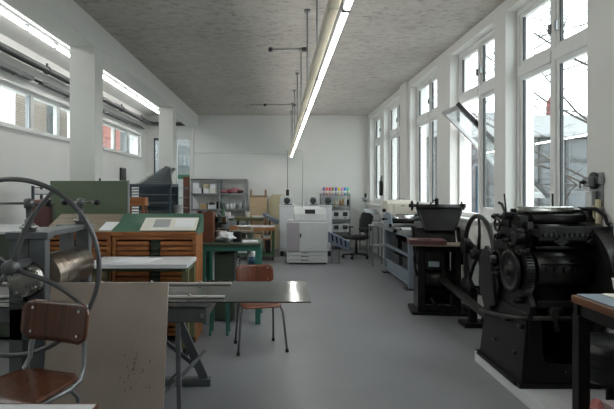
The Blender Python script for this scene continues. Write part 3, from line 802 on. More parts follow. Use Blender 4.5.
for i in range(22): f.obox((.11, .02, .06 + i * .035), (.055, .012, .008), (0, 35, 0))
f.box(.078, .086, 0, .05, .02, .82).box(.135, .143, 0, .05, .02, .82); f.build('perforated_upright', 'wire_grey', t)
t = thing('upright_box', 'tall reddish-brown wooden box at the left end of the teal workbench', 'box', (-.845, 6.15, .933))
MB().box(-.07, .065, 0, .012, 0, .35).build('front_panel', 'red_brown', t, .003)
MB().box(-.07, -.058, .012, .26, 0, .35).box(.053, .065, .012, .26, 0, .35).box(-.058, .053, .248, .26, 0, .35).box(-.058, .053, .012, .248, 0, .012).box(-.058, .053, .012, .248, .17, .18).build('box_side', 'red_brown', t, .002)
# cloth bundle
def blob(seed, sx, sy, sz, amp=.25, n=28, m=16):
    b = MB(); b.sphere((0, 0, 0), 1, n=n, m=m)
    b.v = [tuple(Vector((v[0] * sx, v[1] * sy, v[2] * sz)) * (1 + amp * noise.noise(Vector(v) * 2.1 + Vector((seed, 0, 0)))+ amp*.5 * noise.noise(Vector(v) * 5 + Vector((seed, 3, 0))))) for v in b.v]
    zmin = min(v[2] for v in b.v); b.v = [(v[0], v[1], max(v[2] - zmin - .004, 0)) for v in b.v]
    return b
tag(blob(2, .10, .08, .05, .55).build('rag', 'cool_white', loc=(-.635, 6.16, .933)), 'crumpled white cloth on the teal workbench', 'rag')
def can(name, lab, cat, loc, r, h, mat, extra=None, group=None, open_=True):
    b = MB(); b.lathe([(0, 0), (r * .9, 0), (r, h), (r * 1.05, h), (r * 1.05, h * 1.04), (r * .93, h * 1.04), (r * .85, .01), (0, .01)] if open_ else [(0, 0), (r, 0), (r, h * .8), (r * .45, h * .92), (r * .45, h), (0, h)], n=20)
    return tag(b.build(name, mat, loc=loc), lab, cat, group)
o = can('bucket', 'dark grey bucket on the teal workbench right of the white cloth', 'bucket', (-.50, 6.24, .933), .055, .115, 'cable_tray')
t = MB(); t.tube([(.056 * math.cos(a), 0, .115 + .03 * math.sin(a)) for a in [PI * i / 10 for i in range(11)]], .003, 6).build('bucket_handle', 'galv', o)
t = thing('tool_carousel', 'dark cluttered tin rack at the back of the teal workbench', 'rack', (-.71, 6.42, .933))
for z in (.05, .13, .21, .28): MB().box(-.12, .13 - z * .2, -.10, .10, z, z + .012).build('rack_tier', 'iron_worn', t, .002)
for x, y in ((-.115, -.09), (.07, -.09), (-.115, .09), (.07, .09)): MB().cyl((x, y, 0), (x, y, .31), .006, n=8).build('rack_post', 'galv', t)
random.seed(12)
for i, (x, z, mt) in enumerate(((-.08, .062, 'iron'), (.0, .062, 'shelf_grey'), (.07, .062, 'iron'), (-.07, .142, 'cable_tray'), (.03, .142, 'paper_grey'), (-.06, .222, 'iron'), (.04, .222, 'wood_mid'), (-.02, .292, 'paper_grey'))):
    nm = ('black tin on the lowest tier of the tin rack, at its left', 'grey tin on the lowest tier of the tin rack', 'black tin on the lowest tier of the tin rack, at its right', 'dark tin on the second tier of the tin rack', 'pale tin on the second tier of the tin rack', 'black tin on the third tier of the tin rack', 'brown tin on the third tier of the tin rack', 'pale tin on the top tier of the tin rack')[i]
    can('tin', nm, 'tin', (-.71 + x, 6.37, .933 + z), .028, .05 if z < .29 else .03, mt, open_=True, group='tins in the workbench rack')
o = tag(MB().box(-.09, .09, -.06, .06, 0, .02).build('paper_stack', 'paper', loc=(-.34, 6.15, .933), rot=(0, 0, 6), bev=.002), 'low stack of white paper at the right end of the teal workbench', 'paper')
t = thing('cable_reel', 'pale blue and white pump bottle hanging under the teal workbench by the rear leg', 'bottle', (-.34, 6.75, .40))
t['label'] = 'blue-labelled white canister on a small stand behind the teal workbench'; t.name = 'canister'; t['category'] = 'canister'
MB().lathe([(0, .12), (.055, .12), (.06, .16), (.06, .30), (.03, .34), (.02, .38), (0, .38)], n=20).build('canister_body', 'cool_white', t)
MB().lathe([(.061, .18), (.0615, .18), (.0615, .29), (.061, .29)], n=20).build('canister_label', 'blue_label', t)
for a in (90, 210, 330): MB().bar((.02 * math.cos(R(a)), .02 * math.sin(R(a)), .13), (.10 * math.cos(R(a)), .10 * math.sin(R(a)), -.40), .012, .012).build('leg', 'galv', t)
# dark pots on the floor/steps under the bench
t = thing('low_stool', 'low green stool standing on the floor left of the reddish chair', 'stool', (-.64, 5.62, 0))
MB().lathe([(0, .50), (.135, .50), (.14, .515), (.135, .53), (0, .53)], n=28).build('stool_seat', 'green_dark', t)
for a in (45, 135, 225, 315): MB().bar((.10 * math.cos(R(a)), .10 * math.sin(R(a)), .50), (.13 * math.cos(R(a)), .13 * math.sin(R(a)), 0), .025, .025).build('leg', 'teal_paint', t)
for i, (x, y, r_, lab) in enumerate(((-.705, 5.62, .055, 'dark shallow dish at the left on the low green stool'), (-.585, 5.66, .055, 'dark shallow dish at the right on the low green stool'), (-.63, 5.545, .045, 'dark shallow dish at the front of the low green stool'))):
    can('dish', lab, 'dish', (x, y, .53), r_, .035, 'iron_worn', group='dishes on the low stool')

# ------------------------------------------------------------------ grey shelving on the back wall
t = thing('metal_shelving', 'grey two-bay metal shelving against the back wall', 'shelving', (-1.565, 13.55, 0))
f = MB()
for x in (-.725, -.01, .70):
    for y in (0, .36): f.box(x, x + .04, y, y + .04, 0, 1.84)
f.box(-.725, .74, 0, .015, 1.80, 1.84); f.build('shelf_post', 'shelf_grey', t, .002)
for z in (.12, .60, 1.03, 1.435, 1.81): MB().box(-.72, .735, .0, .40, z, z + .028).build('shelf_board', 'shelf_grey', t, .002)
MB().bar((-.70, .395, .2), (0, .395, 1.78), .02, .004).bar((.02, .395, 1.78), (.72, .395, .2), .02, .004).build('cross_brace', 'shelf_grey', t)
SB = 13.58
def sbox(name, lab, cat, px0, px1, y0, y1, zb, mat, Y=SB, d=.25, group=None):
    X0, X1 = wx(px0, Y), wx(px1, Y); hh = (y1 - y0) * Y / F
    o = MB().box(-(X1 - X0) / 2, (X1 - X0) / 2, 0, d, 0, hh * .93).box(-(X1 - X0) / 2 - .004, (X1 - X0) / 2 + .004, -.004, d + .004, hh * .78, hh).build(name, mat, loc=((X0 + X1) / 2, Y, zb), bev=.003)
    return tag(o, lab, cat, group)
z2, z3 = 1.463, 1.058
G = 'boxes on the grey shelving'
a = sbox('carton', 'long white carton on the upper shelf, lower of two at the left', 'box', 192.2, 201.4, 188.2, 193.4, z2, 'cool_white', group=G)
sbox('carton', 'white carton on top of the long white carton at the left of the upper shelf', 'box', 192.6, 199, 182.8, 188.2, z2 + .137, 'paper', group=G)
sbox('carton', 'yellowish carton on the upper shelf, upper of its pair', 'box', 203.2, 208.4, 184, 188.5, z2 + .125, 'yellow_tan', group=G)
sbox('carton', 'white carton under the yellowish carton on the upper shelf', 'box', 203.4, 208.6, 188.7, 193.4, z2, 'paper', group=G)
sbox('carton', 'cream carton on the upper shelf beside the shelf post, lower of two', 'box', 209.6, 215.6, 188.7, 193.4, z2, 'paper_cream', group=G)
sbox('carton', 'white carton on top of the cream carton beside the shelf post', 'box', 209.8, 215.6, 184.2, 188.6, z2 + .126, 'paper', group=G)
sbox('bottle_box', 'small dark box between the white cartons of the upper shelf', 'box', 201.8, 203.0, 189, 193.4, z2, 'iron', group=G)
random.seed(21)
reds = [('pink_red', 'crumpled pink bundle at the left of the upper right shelf', 224.0, .11), ('red', 'dark red bundle beside the pink one on the upper shelf', 229.5, .09), ('pink_red', 'large pink-red bundle in the middle of the upper right shelf', 235.0, .14), ('maroon', 'maroon bundle at the right of the pink ones on the upper shelf', 240.0, .08)]
for i, (mt, lab, px, r_) in enumerate(reds):
    tag(blob(10 + i, r_ * 1.1, .11, .045 if i != 2 else .065, .5).build('cloth_bundle', mt, loc=(wx(px, 13.72), 13.73, z2)), lab, 'cloth', 'bundles on the upper shelf')
o = tag(MB().prism([(-.17, 0), (.15, 0), (.03, .14), (-.10, .34), (-.17, .36)], 'y', 0, .03).build('paper_sheet', 'paper', loc=(wx(196, SB), 13.72, z3), rot=(-8, 0, 0)), 'white folded sheet leaning at the left of the middle shelf', 'paper')
sbox('carton', 'tan carton on the middle shelf beside the leaning sheet', 'box', 200.2, 206.4, 201.6, 206.4, z3, 'tan', group=G)
sbox('carton', 'white carton on the middle shelf with black tapes on it', 'box', 207.8, 216.0, 205.0, 209.0, z3, 'cool_white', group=G)
sbox('tape_box', 'black box on the white carton of the middle shelf', 'box', 209.0, 213.6, 203.0, 205.0, z3 + .105, 'black_plastic', group=G)
for i, (px, hh, mt, lab) in enumerate(((217.6, .20, 'iron', 'tall black bottle at the shelf post, left one'), (219.4, .24, 'iron', 'tallest black bottle beside the shelf post'), (221.3, .17, 'cable_tray', 'short dark bottle right of the black ones'), (224.5, .15, 'wire_grey', 'grey jar at the left of the middle right shelf'), (227.2, .13, 'cool_white', 'white jar beside the grey jar on the middle shelf'), (231.0, .14, 'paper', 'white jar left of the middle of the right shelf'), (234.0, .16, 'cool_white', 'taller white jar in the middle of the right shelf'), (237.3, .12, 'wire_grey', 'squat grey jar on the middle right shelf'), (240.5, .15, 'cool_white', 'white jar right of the squat grey jar'), (243.6, .22, 'shelf_grey', 'tall grey bottle at the right of the middle shelf'), (246.2, .16, 'paper', 'last white jar at the right post of the shelving'))):
    can('bottle', lab, 'bottle', (wx(px, 13.66), 13.66, z3), .038, hh, mt, open_=False, group='bottles on the middle shelf')
# packing bench before the shelving, with small items
t = thing('packing_bench', 'white-topped bench in front of the grey shelving', 'bench', (-1.70, 12.6, 0))
MB().box(-.58, .56, 0, .6, .86, .895).build('bench_top', 'cool_white', t, .003)
for x in (-.53, .51):
    for y in (.05, .55): MB().box(x - .025, x + .025, y - .025, y + .025, 0, .86).build('leg', 'green_metal', t)
Zb = .895
for i, (px, w_, hh, mt, lab) in enumerate(((195.0, .10, .13, 'paper_grey', 'grey carton at the left end of the white-topped bench'), (197.5, .05, .14, 'red', 'red tin near the left end of the white-topped bench'), (200.3, .08, .13, 'black_plastic', 'black box right of the red tin on the bench'), (203.2, .05, .12, 'red', 'second red tin on the white-topped bench'), (206.0, .09, .10, 'paper', 'white box in the middle of the white-topped bench'), (209.0, .06, .14, 'red_brown', 'brown tin on the white-topped bench'), (212.0, .10, .09, 'tan', 'tan box right of the brown tin on the bench'), (226.5, .20, .10, 'pink_white', 'pinkish white box at the right end of the white-topped bench'))):
    tag(MB().box(-w_ / 2, w_ / 2, -.06, .06, 0, hh).box(-w_ / 2 - .004, w_ / 2 + .004, -.064, .064, hh * .8, hh + .006).build('small_box', mt, loc=(wx(px, 12.8), 12.8, Zb), bev=.004), lab, 'box', 'small things on the white-topped bench')
t = thing('desk_lamp', 'green lamp with a conical shade standing among the benches', 'lamp', (-1.02, 9.5, 0))
MB().lathe([(0, 0), (.13, 0), (.13, .03), (.02, .04), (.018, .95), (0, .95)], n=20).build('lamp_stand', 'iron', t)
MB().lathe([(.0, 1.27), (.012, 1.27), (.02, 1.20), (.03, 1.13), (.075, 1.03), (.085, .95), (.08, .95), (0, 1.1)], n=24).build('lamp_shade', 'leaf_green', t)
# dark composing bench behind the teal one: clutter
t = thing('imposing_bench', 'dark bench with cluttered top behind the teal workbench', 'bench', (-.90, 8.6, 0))
MB().box(-.42, .45, 0, .7, .84, .88).build('bench_top', 'wood_grey', t, .003)
for x in (-.38, .40):
    for y in (.05, .65): MB().box(x - .03, x + .03, y - .03, y + .03, 0, .84).build('leg', 'green_dark', t)
for i, (x, y, w_, d_, hh, mt, lab) in enumerate(((-.28, .2, .16, .2, .10, 'cable_tray', 'dark grey box at the left on the cluttered dark bench'), (-.05, .25, .18, .16, .14, 'iron_worn', 'black box left of the middle on the cluttered dark bench'), (.14, .2, .14, .2, .06, 'wood_mid', 'low brown block on the cluttered dark bench'), (.30, .3, .24, .25, .05, 'wood_grey', 'flat grey-brown box at the right on the cluttered dark bench'), (-.2, .5, .2, .15, .2, 'green_dark', 'dark green box at the rear of the cluttered bench'), (.08, .52, .12, .14, .13, 'shelf_grey', 'grey upright box at the rear of the cluttered bench'))):
    tag(MB().box(-w_ / 2, w_ / 2, -d_ / 2, d_ / 2, 0, hh).box(-w_ / 2 - .004, w_ / 2 + .004, -d_ / 2 - .004, d_ / 2 + .004, hh * .75, hh).build('tool_box', mt, loc=(-.90 + x, 8.6 + y, .88), bev=.004), lab, 'box', 'boxes on the cluttered bench')
tag(MB().obox((0, 0, .004), (.30, .22, .008)).build('paper_stack', 'paper', loc=(-.60, 8.90, .931), rot=(0, 0, 8)), 'white papers on the flat grey-brown box of the cluttered bench', 'paper')

# long bench with green frame and trolley shelf
t = thing('long_bench', 'long bench with white top, brown edge and green legs on castors', 'bench', (-.53, 11.4, 0))
MB().box(-.44, .44, 0, .65, .69, .735).build('bench_top', 'cool_white', t)
MB().box(-.445, .445, -.02, 0, .655, .735).build('front_edge', 'wood_mid', t, .003)
for x in (-.40, .40):
    for y in (.05, .6):
        l = MB().box(x - .028, x + .028, y - .028, y + .028, .08, .69).build('leg', 'leaf_green', t)
        MB().lathe([(0, -.014), (.04, -.014), (.04, .014), (0, .014)], (x, y, .04), 16, 'x').build('caster', 'rubber', l)
MB().box(-.43, .43, .02, .63, .11, .15).build('lower_shelf', 'leaf_green', t, .003)
MB().box(-.40, .40, .02, .63, .46, .48).build('middle_shelf', 'wood_mid', t, .003)
for i, (x, w_, hh, mt, lab) in enumerate(((-.30, .14, .13, 'iron_worn', 'dark tray at the left of the middle shelf under the long bench'), (-.12, .16, .08, 'paper', 'white box on the middle shelf under the long bench'), (.06, .14, .10, 'wood_light', 'pale wooden block on the middle shelf under the long bench'), (.26, .16, .06, 'cool_white', 'flat white box at the right of the shelf under the long bench'))):
    tag(MB().box(-w_ / 2, w_ / 2, -.12, .12, 0, hh).box(-w_ / 2 - .003, w_ / 2 + .003, -.123, .123, hh * .7, hh).build('storage_box', mt, loc=(-.53 + x, 11.62, .48), bev=.003), lab, 'box', 'boxes under the long bench')
for i, (x, w_, hh, mt, lab) in enumerate(((-.25, .25, .22, 'paper', 'white carton on the bottom shelf of the long bench'), (.08, .16, .20, 'blue_grey', 'blue-grey bin on the bottom shelf of the long bench'), (.28, .10, .26, 'black_plastic', 'black case on the bottom shelf of the long bench'))):
    tag(MB().box(-w_ / 2, w_ / 2, -.14, .14, 0, hh).box(-w_ / 2 - .003, w_ / 2 + .003, -.143, .143, hh * .8, hh).build('storage_box', mt, loc=(-.53 + x, 11.7, .15), bev=.003), lab, 'box', 'boxes under the long bench')
can('tin', 'small silvery tin on the long bench with the brown edge', 'tin', (-.80, 11.62, .735), .05, .07, 'galv')
# olive table with wooden board frame behind
t = thing('olive_table', 'olive-topped table near the back wall with papers on it', 'table', (-.75, 12.75, 0))
MB().box(-.34, .36, 0, .55, .80, .87).build('table_top', 'olive', t, .003)
for x in (-.30, .12):
    for y in (.05, .5): MB().box(x - .03, x + .03, y - .03, y + .03, 0, .80).build('leg', 'green_dark' if x < 0 else 'wood_light', t)
MB().box(.15, .34, .03, .5, .04, .80).build('side_panel', 'wood_light', t, .002)
tag(MB().box(-.20, .20, -.12, .12, 0, .035).build('paper_stack', 'paper', loc=(-.48, 13.0, .87), rot=(0, 0, 4), bev=.003), 'stack of white paper at the right end of the olive table', 'paper')
tag(MB().box(-.05, .05, -.05, .05, 0, .13).box(-.053, .053, -.053, .053, .10, .135).build('small_box', 'paper_cream', loc=(-.78, 13.0, .87), bev=.004), 'cream upright box in the middle of the olive table', 'box')
t = thing('upturned_table', 'small wooden table turned on its side, two legs upward, at the back wall', 'table', (-.54, 13.6, 0))
MB().box(-.22, .22, 0, .03, .85, 1.40).build('table_top', 'wood_light', t, .003)
MB().box(-.23, .23, -.01, .04, 1.36, 1.41).build('table_edge', 'wood_drab', t, .003)
for x in (-.19, .19): MB().box(x - .025, x + .025, .0, .05, 1.41, 1.56).build('leg', 'wood_drab', t, .003)
MB().box(-.20, -.16, .04, .3, 0, .86).box(.16, .20, .04, .3, 0, .86).build('support', 'wood_mid', t)
t = tag(MB().prism([(-.24, 0), (.22, 0), (.24, 1.38), (.20, 1.44), (-.12, 1.44), (-.22, 1.30)], 'y', 0, .03).build('panel', 'yellow_tan', loc=(-.055, 13.72, 0), rot=(-6, 0, 0), bev=.004), 'pale olive-beige panel leaning on the back wall beside the upturned table', 'panel')

# ------------------------------------------------------------------ machines at the back
t = thing('photocopier', 'large pale grey photocopier standing in the middle of the floor', 'photocopier', (.595, 10.85, 0), scale=.97)
MB().box(-.44, .44, 0, .68, .27, .905).build('copier_body', 'copier_grey', t, .012)
MB().box(-.44, -.18, -.022, -.001, .275, .895).build('side_panel', 'copier_lilac', t, .006)
o = MB().box(-.172, .43, -.022, -.001, .275, .895).build('door', 'copier_grey', t, .006)
MB().box(-.165, -.135, -.034, -.022, .58, .66).build('door_handle', 'black_plastic', o, .003)
for i in range(3):
    z = .035 + i * .078
    o = MB().box(-.44, .43, -.02, .66, z, z + .072).build('drawer', 'copier_grey', t, .006)
    MB().box(-.14, .02, -.024, -.019, z + .048, z + .064).build('drawer_grip', 'cable_tray', o)
    MB().box(-.415, -.40, -.024, -.019, z + .04, z + .052).build('size_label', 'black_plastic', o)
MB().box(-.42, .42, .03, .64, .905, .94).build('output_shelf', 'copier_grey', t, .006)
s = MB(); s.prism([(.02, .93), (.62, .93), (.62, 1.17), (.52, 1.21), (.16, 1.19), (.06, 1.08)], 'x', -.29, .41); s.build('scanner', 'copier_grey', t, .012)
MB().prism([(.055, 1.085), (.14, 1.165), (.13, 1.175), (.045, 1.095)], 'x', -.05, .17).build('control_panel', 'dark_glass', t, .002)
MB().prism([(.16, 1.19), (.52, 1.21), (.52, 1.23), (.18, 1.215)], 'x', -.27, .30).build('feeder_lid', 'cool_white', t, .004)
for x in (-.38, .38):
    for y in (.06, .6): MB().cyl((x - .02, y, .02), (x + .02, y, .02), .02, n=12).build('caster', 'rubber', t)
o = MB().prism([(.45, .70), (.93, .47), (.93, .28), (.90, .26), (.45, .47)], 'y', .12, .50).build('output_tray', 'copier_tray', t, .008)
f = MB()
for i in range(4): f.prism([(.52 + i * .095, .64 - i * .046), (.555 + i * .095, .625 - i * .046), (.575 + i * .095, .47 - i * .04), (.54 + i * .095, .49 - i * .04)], 'y', .112, .121)
f.build('tray_slot', 'dark_glass', o)
MB().bar((.55, .3, .45), (.55, .3, 0), .03, .03).bar((.72, .3, .40), (.72, .3, 0), .02, .02).build('tray_leg', 'galv', t)

t = thing('printing_machine', 'second wide grey printing machine standing behind the photocopier', 'machine', (.62, 12.15, 0))
MB().box(-.62, .62, 0, .7, .12, 1.20).build('machine_body', 'copier_grey', t, .012)
MB().box(-.60, .60, -.015, 0, .20, 1.14).build('front_panel', 'cool_white', t, .004)
for x in (-.44, .17, .52):
    o = MB().prism([(x - .15, 1.20), (x + .15, 1.20), (x + .15, 1.36), (x + .11, 1.41), (x - .11, 1.41), (x - .15, 1.36)], 'y', .05, .55).build('feed_unit', 'copier_grey' if x < .4 else 'shelf_grey', t, .01)
    MB().lathe([(0, -.012), (.055, -.012), (.075, .0), (.075, .01)], (x + .01, .05, 1.30), 24, 'y').build('unit_dial', 'cable_tray', o)
    MB().box(x - .06, x + .12, .035, .05, 1.205, 1.225).build('unit_slot', 'black_plastic', o)
for x in (-.55, .55):
    for y in (.08, .62): MB().box(x - .04, x + .04, y - .04, y + .04, 0, .12).build('foot', 'black_plastic', t)
o = MB().prism([(-1.0, 1.02), (-.62, .84), (-.62, .76), (-.70, .74), (-1.0, .94)], 'y', .1, .5).build('paper_tray', 'copier_tray', t, .008)
MB().prism([(-.92, .97), (-.66, .85), (-.66, .84), (-.92, .96)], 'y', .06, .101).build('tray_sheet', 'cool_white', o)
MB().box(-.86, -.82, .28, .32, 0, .86).build('tray_leg', 'black_plastic', t)

# shelf of inks
t = thing('ink_rack', 'grey wire rack against the back wall holding coloured ink tubes', 'rack', (1.475, 13.55, 0))
f = MB()
for x in (-.385, .36):
    for y in (0, .34): f.box(x, x + .025, y, y + .025, 0, 1.46)
f.build('rack_post', 'shelf_grey', t)
for z in (.08, .42, .76, 1.12, 1.40): MB().box(-.385, .385, 0, .365, z, z + .03).build('rack_shelf', 'shelf_grey', t, .002)
cols = (('#7d5f9c', 'violet'), ('#e0664a', 'orange'), ('#d9476a', 'crimson'), ('#84803c', 'olive green'), ('#5f64b8', 'indigo blue'), ('#dccb3e', 'yellow'), ('#d68fc2', 'pale pink'), ('#3a8fd6', 'sky blue'), ('#46cfa0', 'mint green'))
for i, (hx, nm) in enumerate(cols):
    px = 323.8 + i * 3.02
    t = tag(MB().lathe([(0, 0), (.030, 0), (.032, .02), (.032, .18), (.028, .19), (0, .19)], n=16).build('ink_tube', pm('ink_' + nm.replace(' ', '_'), hx, .5, var=.05), loc=(wx(px, 13.65), 13.65, 1.43)), nm + ' ink tube on the top shelf of the wire rack', 'ink tube', 'ink tubes on top of the wire rack')
    MB().lathe([(0, .19), (.02, .19), (.02, .207), (0, .207)], n=12).build('cap', 'cool_white', t)
    MB().lathe([(.0325, .03), (.033, .03), (.033, .10), (.0325, .10)], n=16).build('tube_label', 'cool_white' if i % 2 else 'beige_plastic', t)
random.seed(4)
tm = ('tan', 'wood_mid', 'iron', 'yellow_tan', 'paper_cream', 'wood_mid', 'tan', 'cool_white', 'iron')
nm9 = ('tan', 'brown', 'black', 'straw-coloured', 'cream', 'chestnut', 'sand-coloured', 'white', 'dark')
for i in range(9):
    px = 327.6 + i * 2.55
    can('ink_tin', nm9[i] + ' ink tin on the wire rack, number %s from its left post' % ('one two three four five six seven eight nine'.split()[i]), 'tin', (wx(px, 13.66), 13.66, 1.15), .030, random.uniform(.10, .19), tm[i], open_=False, group='ink tins on the second shelf')
GB = 'drawer boxes in the wire rack'
def drawer_box(px, z, lab):
    t = thing('drawer_box', lab, 'box', (wx(px, 13.5), 13.5, z), group=GB)
    MB().box(-.115, .115, 0, .33, 0, .215).build('box_body', 'cool_white', t, .006)
    MB().box(-.06, .06, -.004, .002, .08, .185).build('box_window', 'cable_tray', t)
    MB().box(-.03, .03, -.016, -.004, .03, .05).build('box_handle', 'galv', t)
for r_, (z, nmr) in enumerate(((.79, 'upper'), (.45, 'middle'), (.11, 'lower'))):
    for c_, (px, nmc) in enumerate(((336.2, 'left'), (345.2, 'right'))):
        drawer_box(px, z, 'white drawer box, %s row of the wire rack, %s one' % (nmr, nmc))

# office chair
t = thing('office_chair', 'black five-star office chair turned to face the photocopier', 'chair', (1.76, 11.85, 0), -62)   # faces -y rotated
b = MB()
for i in range(5):
    a = 2 * PI * i / 5 + .3; d = Vector((math.cos(a), math.sin(a), 0))
    b.bar(d * .03 + Vector((0, 0, .10)), d * .30 + Vector((0, 0, .075)), .04, .03)
b.cyl((0, 0, .07), (0, 0, .14), .045); b.build('chair_base', 'black_plastic', t, .006)
for i in range(5):
    a = 2 * PI * i / 5 + .3; d = Vector((math.cos(a), math.sin(a), 0)) * .30
    MB().lathe([(0, -.025), (.026, -.025), (.03, -.018), (.03, .018), (.026, .025), (0, .025)], (d.x, d.y, .03), 14, 'x').cyl((d.x, d.y, .03), (d.x, d.y, .08), .01, n=8).build('caster', 'rubber', t)
MB().cyl((0, 0, .13), (0, 0, .42), .024).cyl((0, 0, .13), (0, 0, .30), .034).build('gas_column', 'black_plastic', t)
s = MB(); s.prism([(-.25, .44), (-.26, .47), (-.22, .505), (.0, .50), (.2, .515), (.23, .49), (.2, .44)], 'x', -.235, .235); s.build('seat', 'fabric_black', t, .03, seg=3)
s = curved_panel(.42, .46, -.05, .055, corner=.08); s.build('backrest', 'fabric_black', t, .01, loc=(0, .25, .80), rot=(-10, 0, 0))
MB().tube([(0, .12, .43), (0, .26, .43), (0, .315, .50), (0, .315, .75)], .022, 10).build('back_bar', 'black_plastic', t)
MB().bar((-.16, .02, .425), (.16, .02, .425), .08, .025).build('seat_plate', 'black_plastic', t)
for sx in (-1, 1):
    o = MB().tube([(sx * .15, .03, .43), (sx * .285, .03, .44), (sx * .29, .03, .50), (sx * .29, .03, .68)], .016, 8).build('armrest', 'black_plastic', t)
    MB().obox((sx * .29, -.01, .69), (.07, .25, .03)).build('arm_pad', 'black_plastic', o, .01)

# desk under the far right windows
t = thing('desk', 'pale grey desk with a panelled end under the far right windows', 'desk', (2.12, 12.28, 0))
MB().box(-.05, .26, 0, 1.2, .835, .865).build('desk_top', 'cool_white', t, .003)
MB().box(-.02, .24, .03, .06, .28, .835).build('end_panel', 'copier_grey', t, .003)
MB().box(.0, .24, .4, 1.1, .28, .80).build('drawer_unit', 'copier_grey', t, .004)
for y in (.045, 1.15):
    for x in (-.03, .235): MB().box(x - .02, x + .02, y - .02, y + .02, 0, .835).build('leg', 'shelf_grey', t, .003)
t = thing('light_box', 'pale sloping light box on the desk under the far right windows', 'light box', (2.21, 12.34, .865))
MB().prism([(-.14, 0), (.35, 0), (.35, .22), (-.14, .10)], 'x', -.14, .17).build('box_body', 'cool_white', t, .005)
MB().bar((.01, -.135, .108), (.01, .34, .224), .26, .004).build('box_glass', 'banner_white', t)
tag(MB().obox((0, 0, .002), (.14, .10, .003)).build('card', 'yellow_tan', loc=(2.22, 12.5, 1.012), rot=(13.7, 0, 15)), 'small yellowish card on the pale light box', 'card')
t = thing('desk_magnifier', 'grey jointed lamp with dark head on the desk near the back corner', 'lamp', (2.16, 12.95, .865))
MB().lathe([(0, 0), (.08, 0), (.08, .03), (.02, .04), (.02, .05)], n=20).build('lamp_foot', 'shelf_grey', t)
MB().tube([(0, 0, .04), (.02, 0, .25), (-.02, 0, .48)], .014, 8).build('lamp_arm', 'galv', t)
MB().lathe([(0, 0), (.05, .0), (.085, .09), (.08, .09), (0, .02)], (-.02, 0, .40), 20).build('lamp_head', 'shelf_grey', t)
MB().box(-.03, .02, -.02, .02, .50, .60).build('lamp_joint', 'black_plastic', t, .004)
t = thing('stool', 'small grey stand with a box beside the desk end', 'stand', (2.02, 10.75, 0))
t.name = 'side_stand'; t['label'] = 'narrow grey stand with a flat tray between the desk and the blue-grey proof press'
MB().box(-.14, .16, -.2, .2, .80, .83).box(-.14, .16, -.2, .2, .4, .42).build('stand_tray', 'shelf_grey', t, .003)
for x in (-.12, .14):
    for y in (-.18, .18): MB().box(x - .015, x + .015, y - .015, y + .015, 0, .80).build('leg', 'galv', t)
tag(MB().box(-.09, .09, -.12, .12, 0, .05).box(-.093, .093, -.123, .123, .035, .052).build('document_box', 'paper_grey', loc=(2.03, 10.75, .83), bev=.003), 'flat grey box on the narrow grey stand', 'box')
# black strap bag on the pier between the far windows
t = thing('hanging_tool', 'long black tool bag hanging on the pier between the two farthest windows', 'bag', (XR, 12.05, 1.42))
MB().prism([(-.05, 0), (.05, 0), (.07, .12), (.055, .34), (-.055, .34), (-.07, .12)], 'x', -.07, -.012).build('bag_body', 'fabric_black', t, .012)
MB().tube([(-.04, -.03, .33), (-.03, -.02, .42), (-.01, 0, .46), (-.03, .02, .42), (-.04, .03, .33)], .008, 6).build('bag_strap', 'rubber', t)
MB().cyl((0, 0, .455), (-.03, 0, .46), .006, n=8).build('hook', 'galv', t)
# ------------------------------------------------------------------ proof press with blue-grey stand
t = thing('proof_press', 'cylinder proof press on a blue-grey steel cabinet by the windows', 'press', (2.01, 8.06, 0))
f = MB()
f.box(0, .10, 0, .06, .02, .86).box(0, .05, 1.72, 1.78, .02, .86).box(.30, .36, 0, .06, .02, .86).box(.30, .36, 1.72, 1.78, .02, .86)
f.box(0, .05, .06, 1.72, .80, .86).box(0, .05, .06, 1.72, .50, .54).box(0, .05, .06, 1.72, .22, .27).box(0, .05, .06, 1.72, .06, .11)
f.box(0, .36, 1.74, 1.78, .06, .8).box(.10, .30, 0, .02, .06, .84); f.build('stand_frame', 'blue_grey', t, .004)
MB().box(.02, .04, .06, 1.72, .11, .22).build('lower_panel', 'blue_grey', t)
MB().box(.05, .36, .02, 1.75, .225, .24).box(.05, .36, .02, 1.75, .50, .51).build('stand_shelf', 'blue_grey', t)
MB().box(.33, .355, .06, 1.72, .10, .80).build('stand_back', 'blue_grey', t)
MB().box(-.06, .16, -.06, .14, 0, .02).box(-.06, .10, 1.66, 1.84, 0, .02).build('stand_foot', 'iron_worn', t, .003)
MB().box(-.14, .37, -.05, 1.8, .86, .93).build('press_bed', 'shelf_grey', t, .004)
MB().box(-.15, -.125, -.05, 1.8, .93, .965).box(.34, .365, -.05, 1.8, .93, .965).build('bed_track', 'bright_steel', t, .003)
MB().cyl((-.13, .72, 1.06), (.35, .72, 1.06), .075, n=36).build('impression_cylinder', 'bright_steel', t)
MB().cyl((-.13, .56, 1.035), (.35, .56, 1.035), .04, n=24).build('inking_roller', 'iron', t)
for x in (-.165, .355):
    MB().prism([(.40, .93), (1.05, .93), (1.0, 1.12), (.86, 1.18), (.55, 1.16), (.46, 1.06)], 'x', x - .008, x + .010).build('carriage_side', 'blue_grey', t, .003)
MB().cyl((-.25, .72, 1.06), (-.16, .72, 1.06), .012, n=10).sphere((-.25, .72, 1.06), .025, n=12, m=8).build('hand_crank', 'iron', t)
MB().cyl((-.21, .45, .97), (-.16, .45, .97), .03, n=16).cyl((-.20, .2, .90), (-.14, .2, .90), .03, n=16).build('adjusting_knob', 'iron', t)
MB().box(-.10, .30, -.02, .38, .932, .942).build('feed_tray', 'cool_white', t)
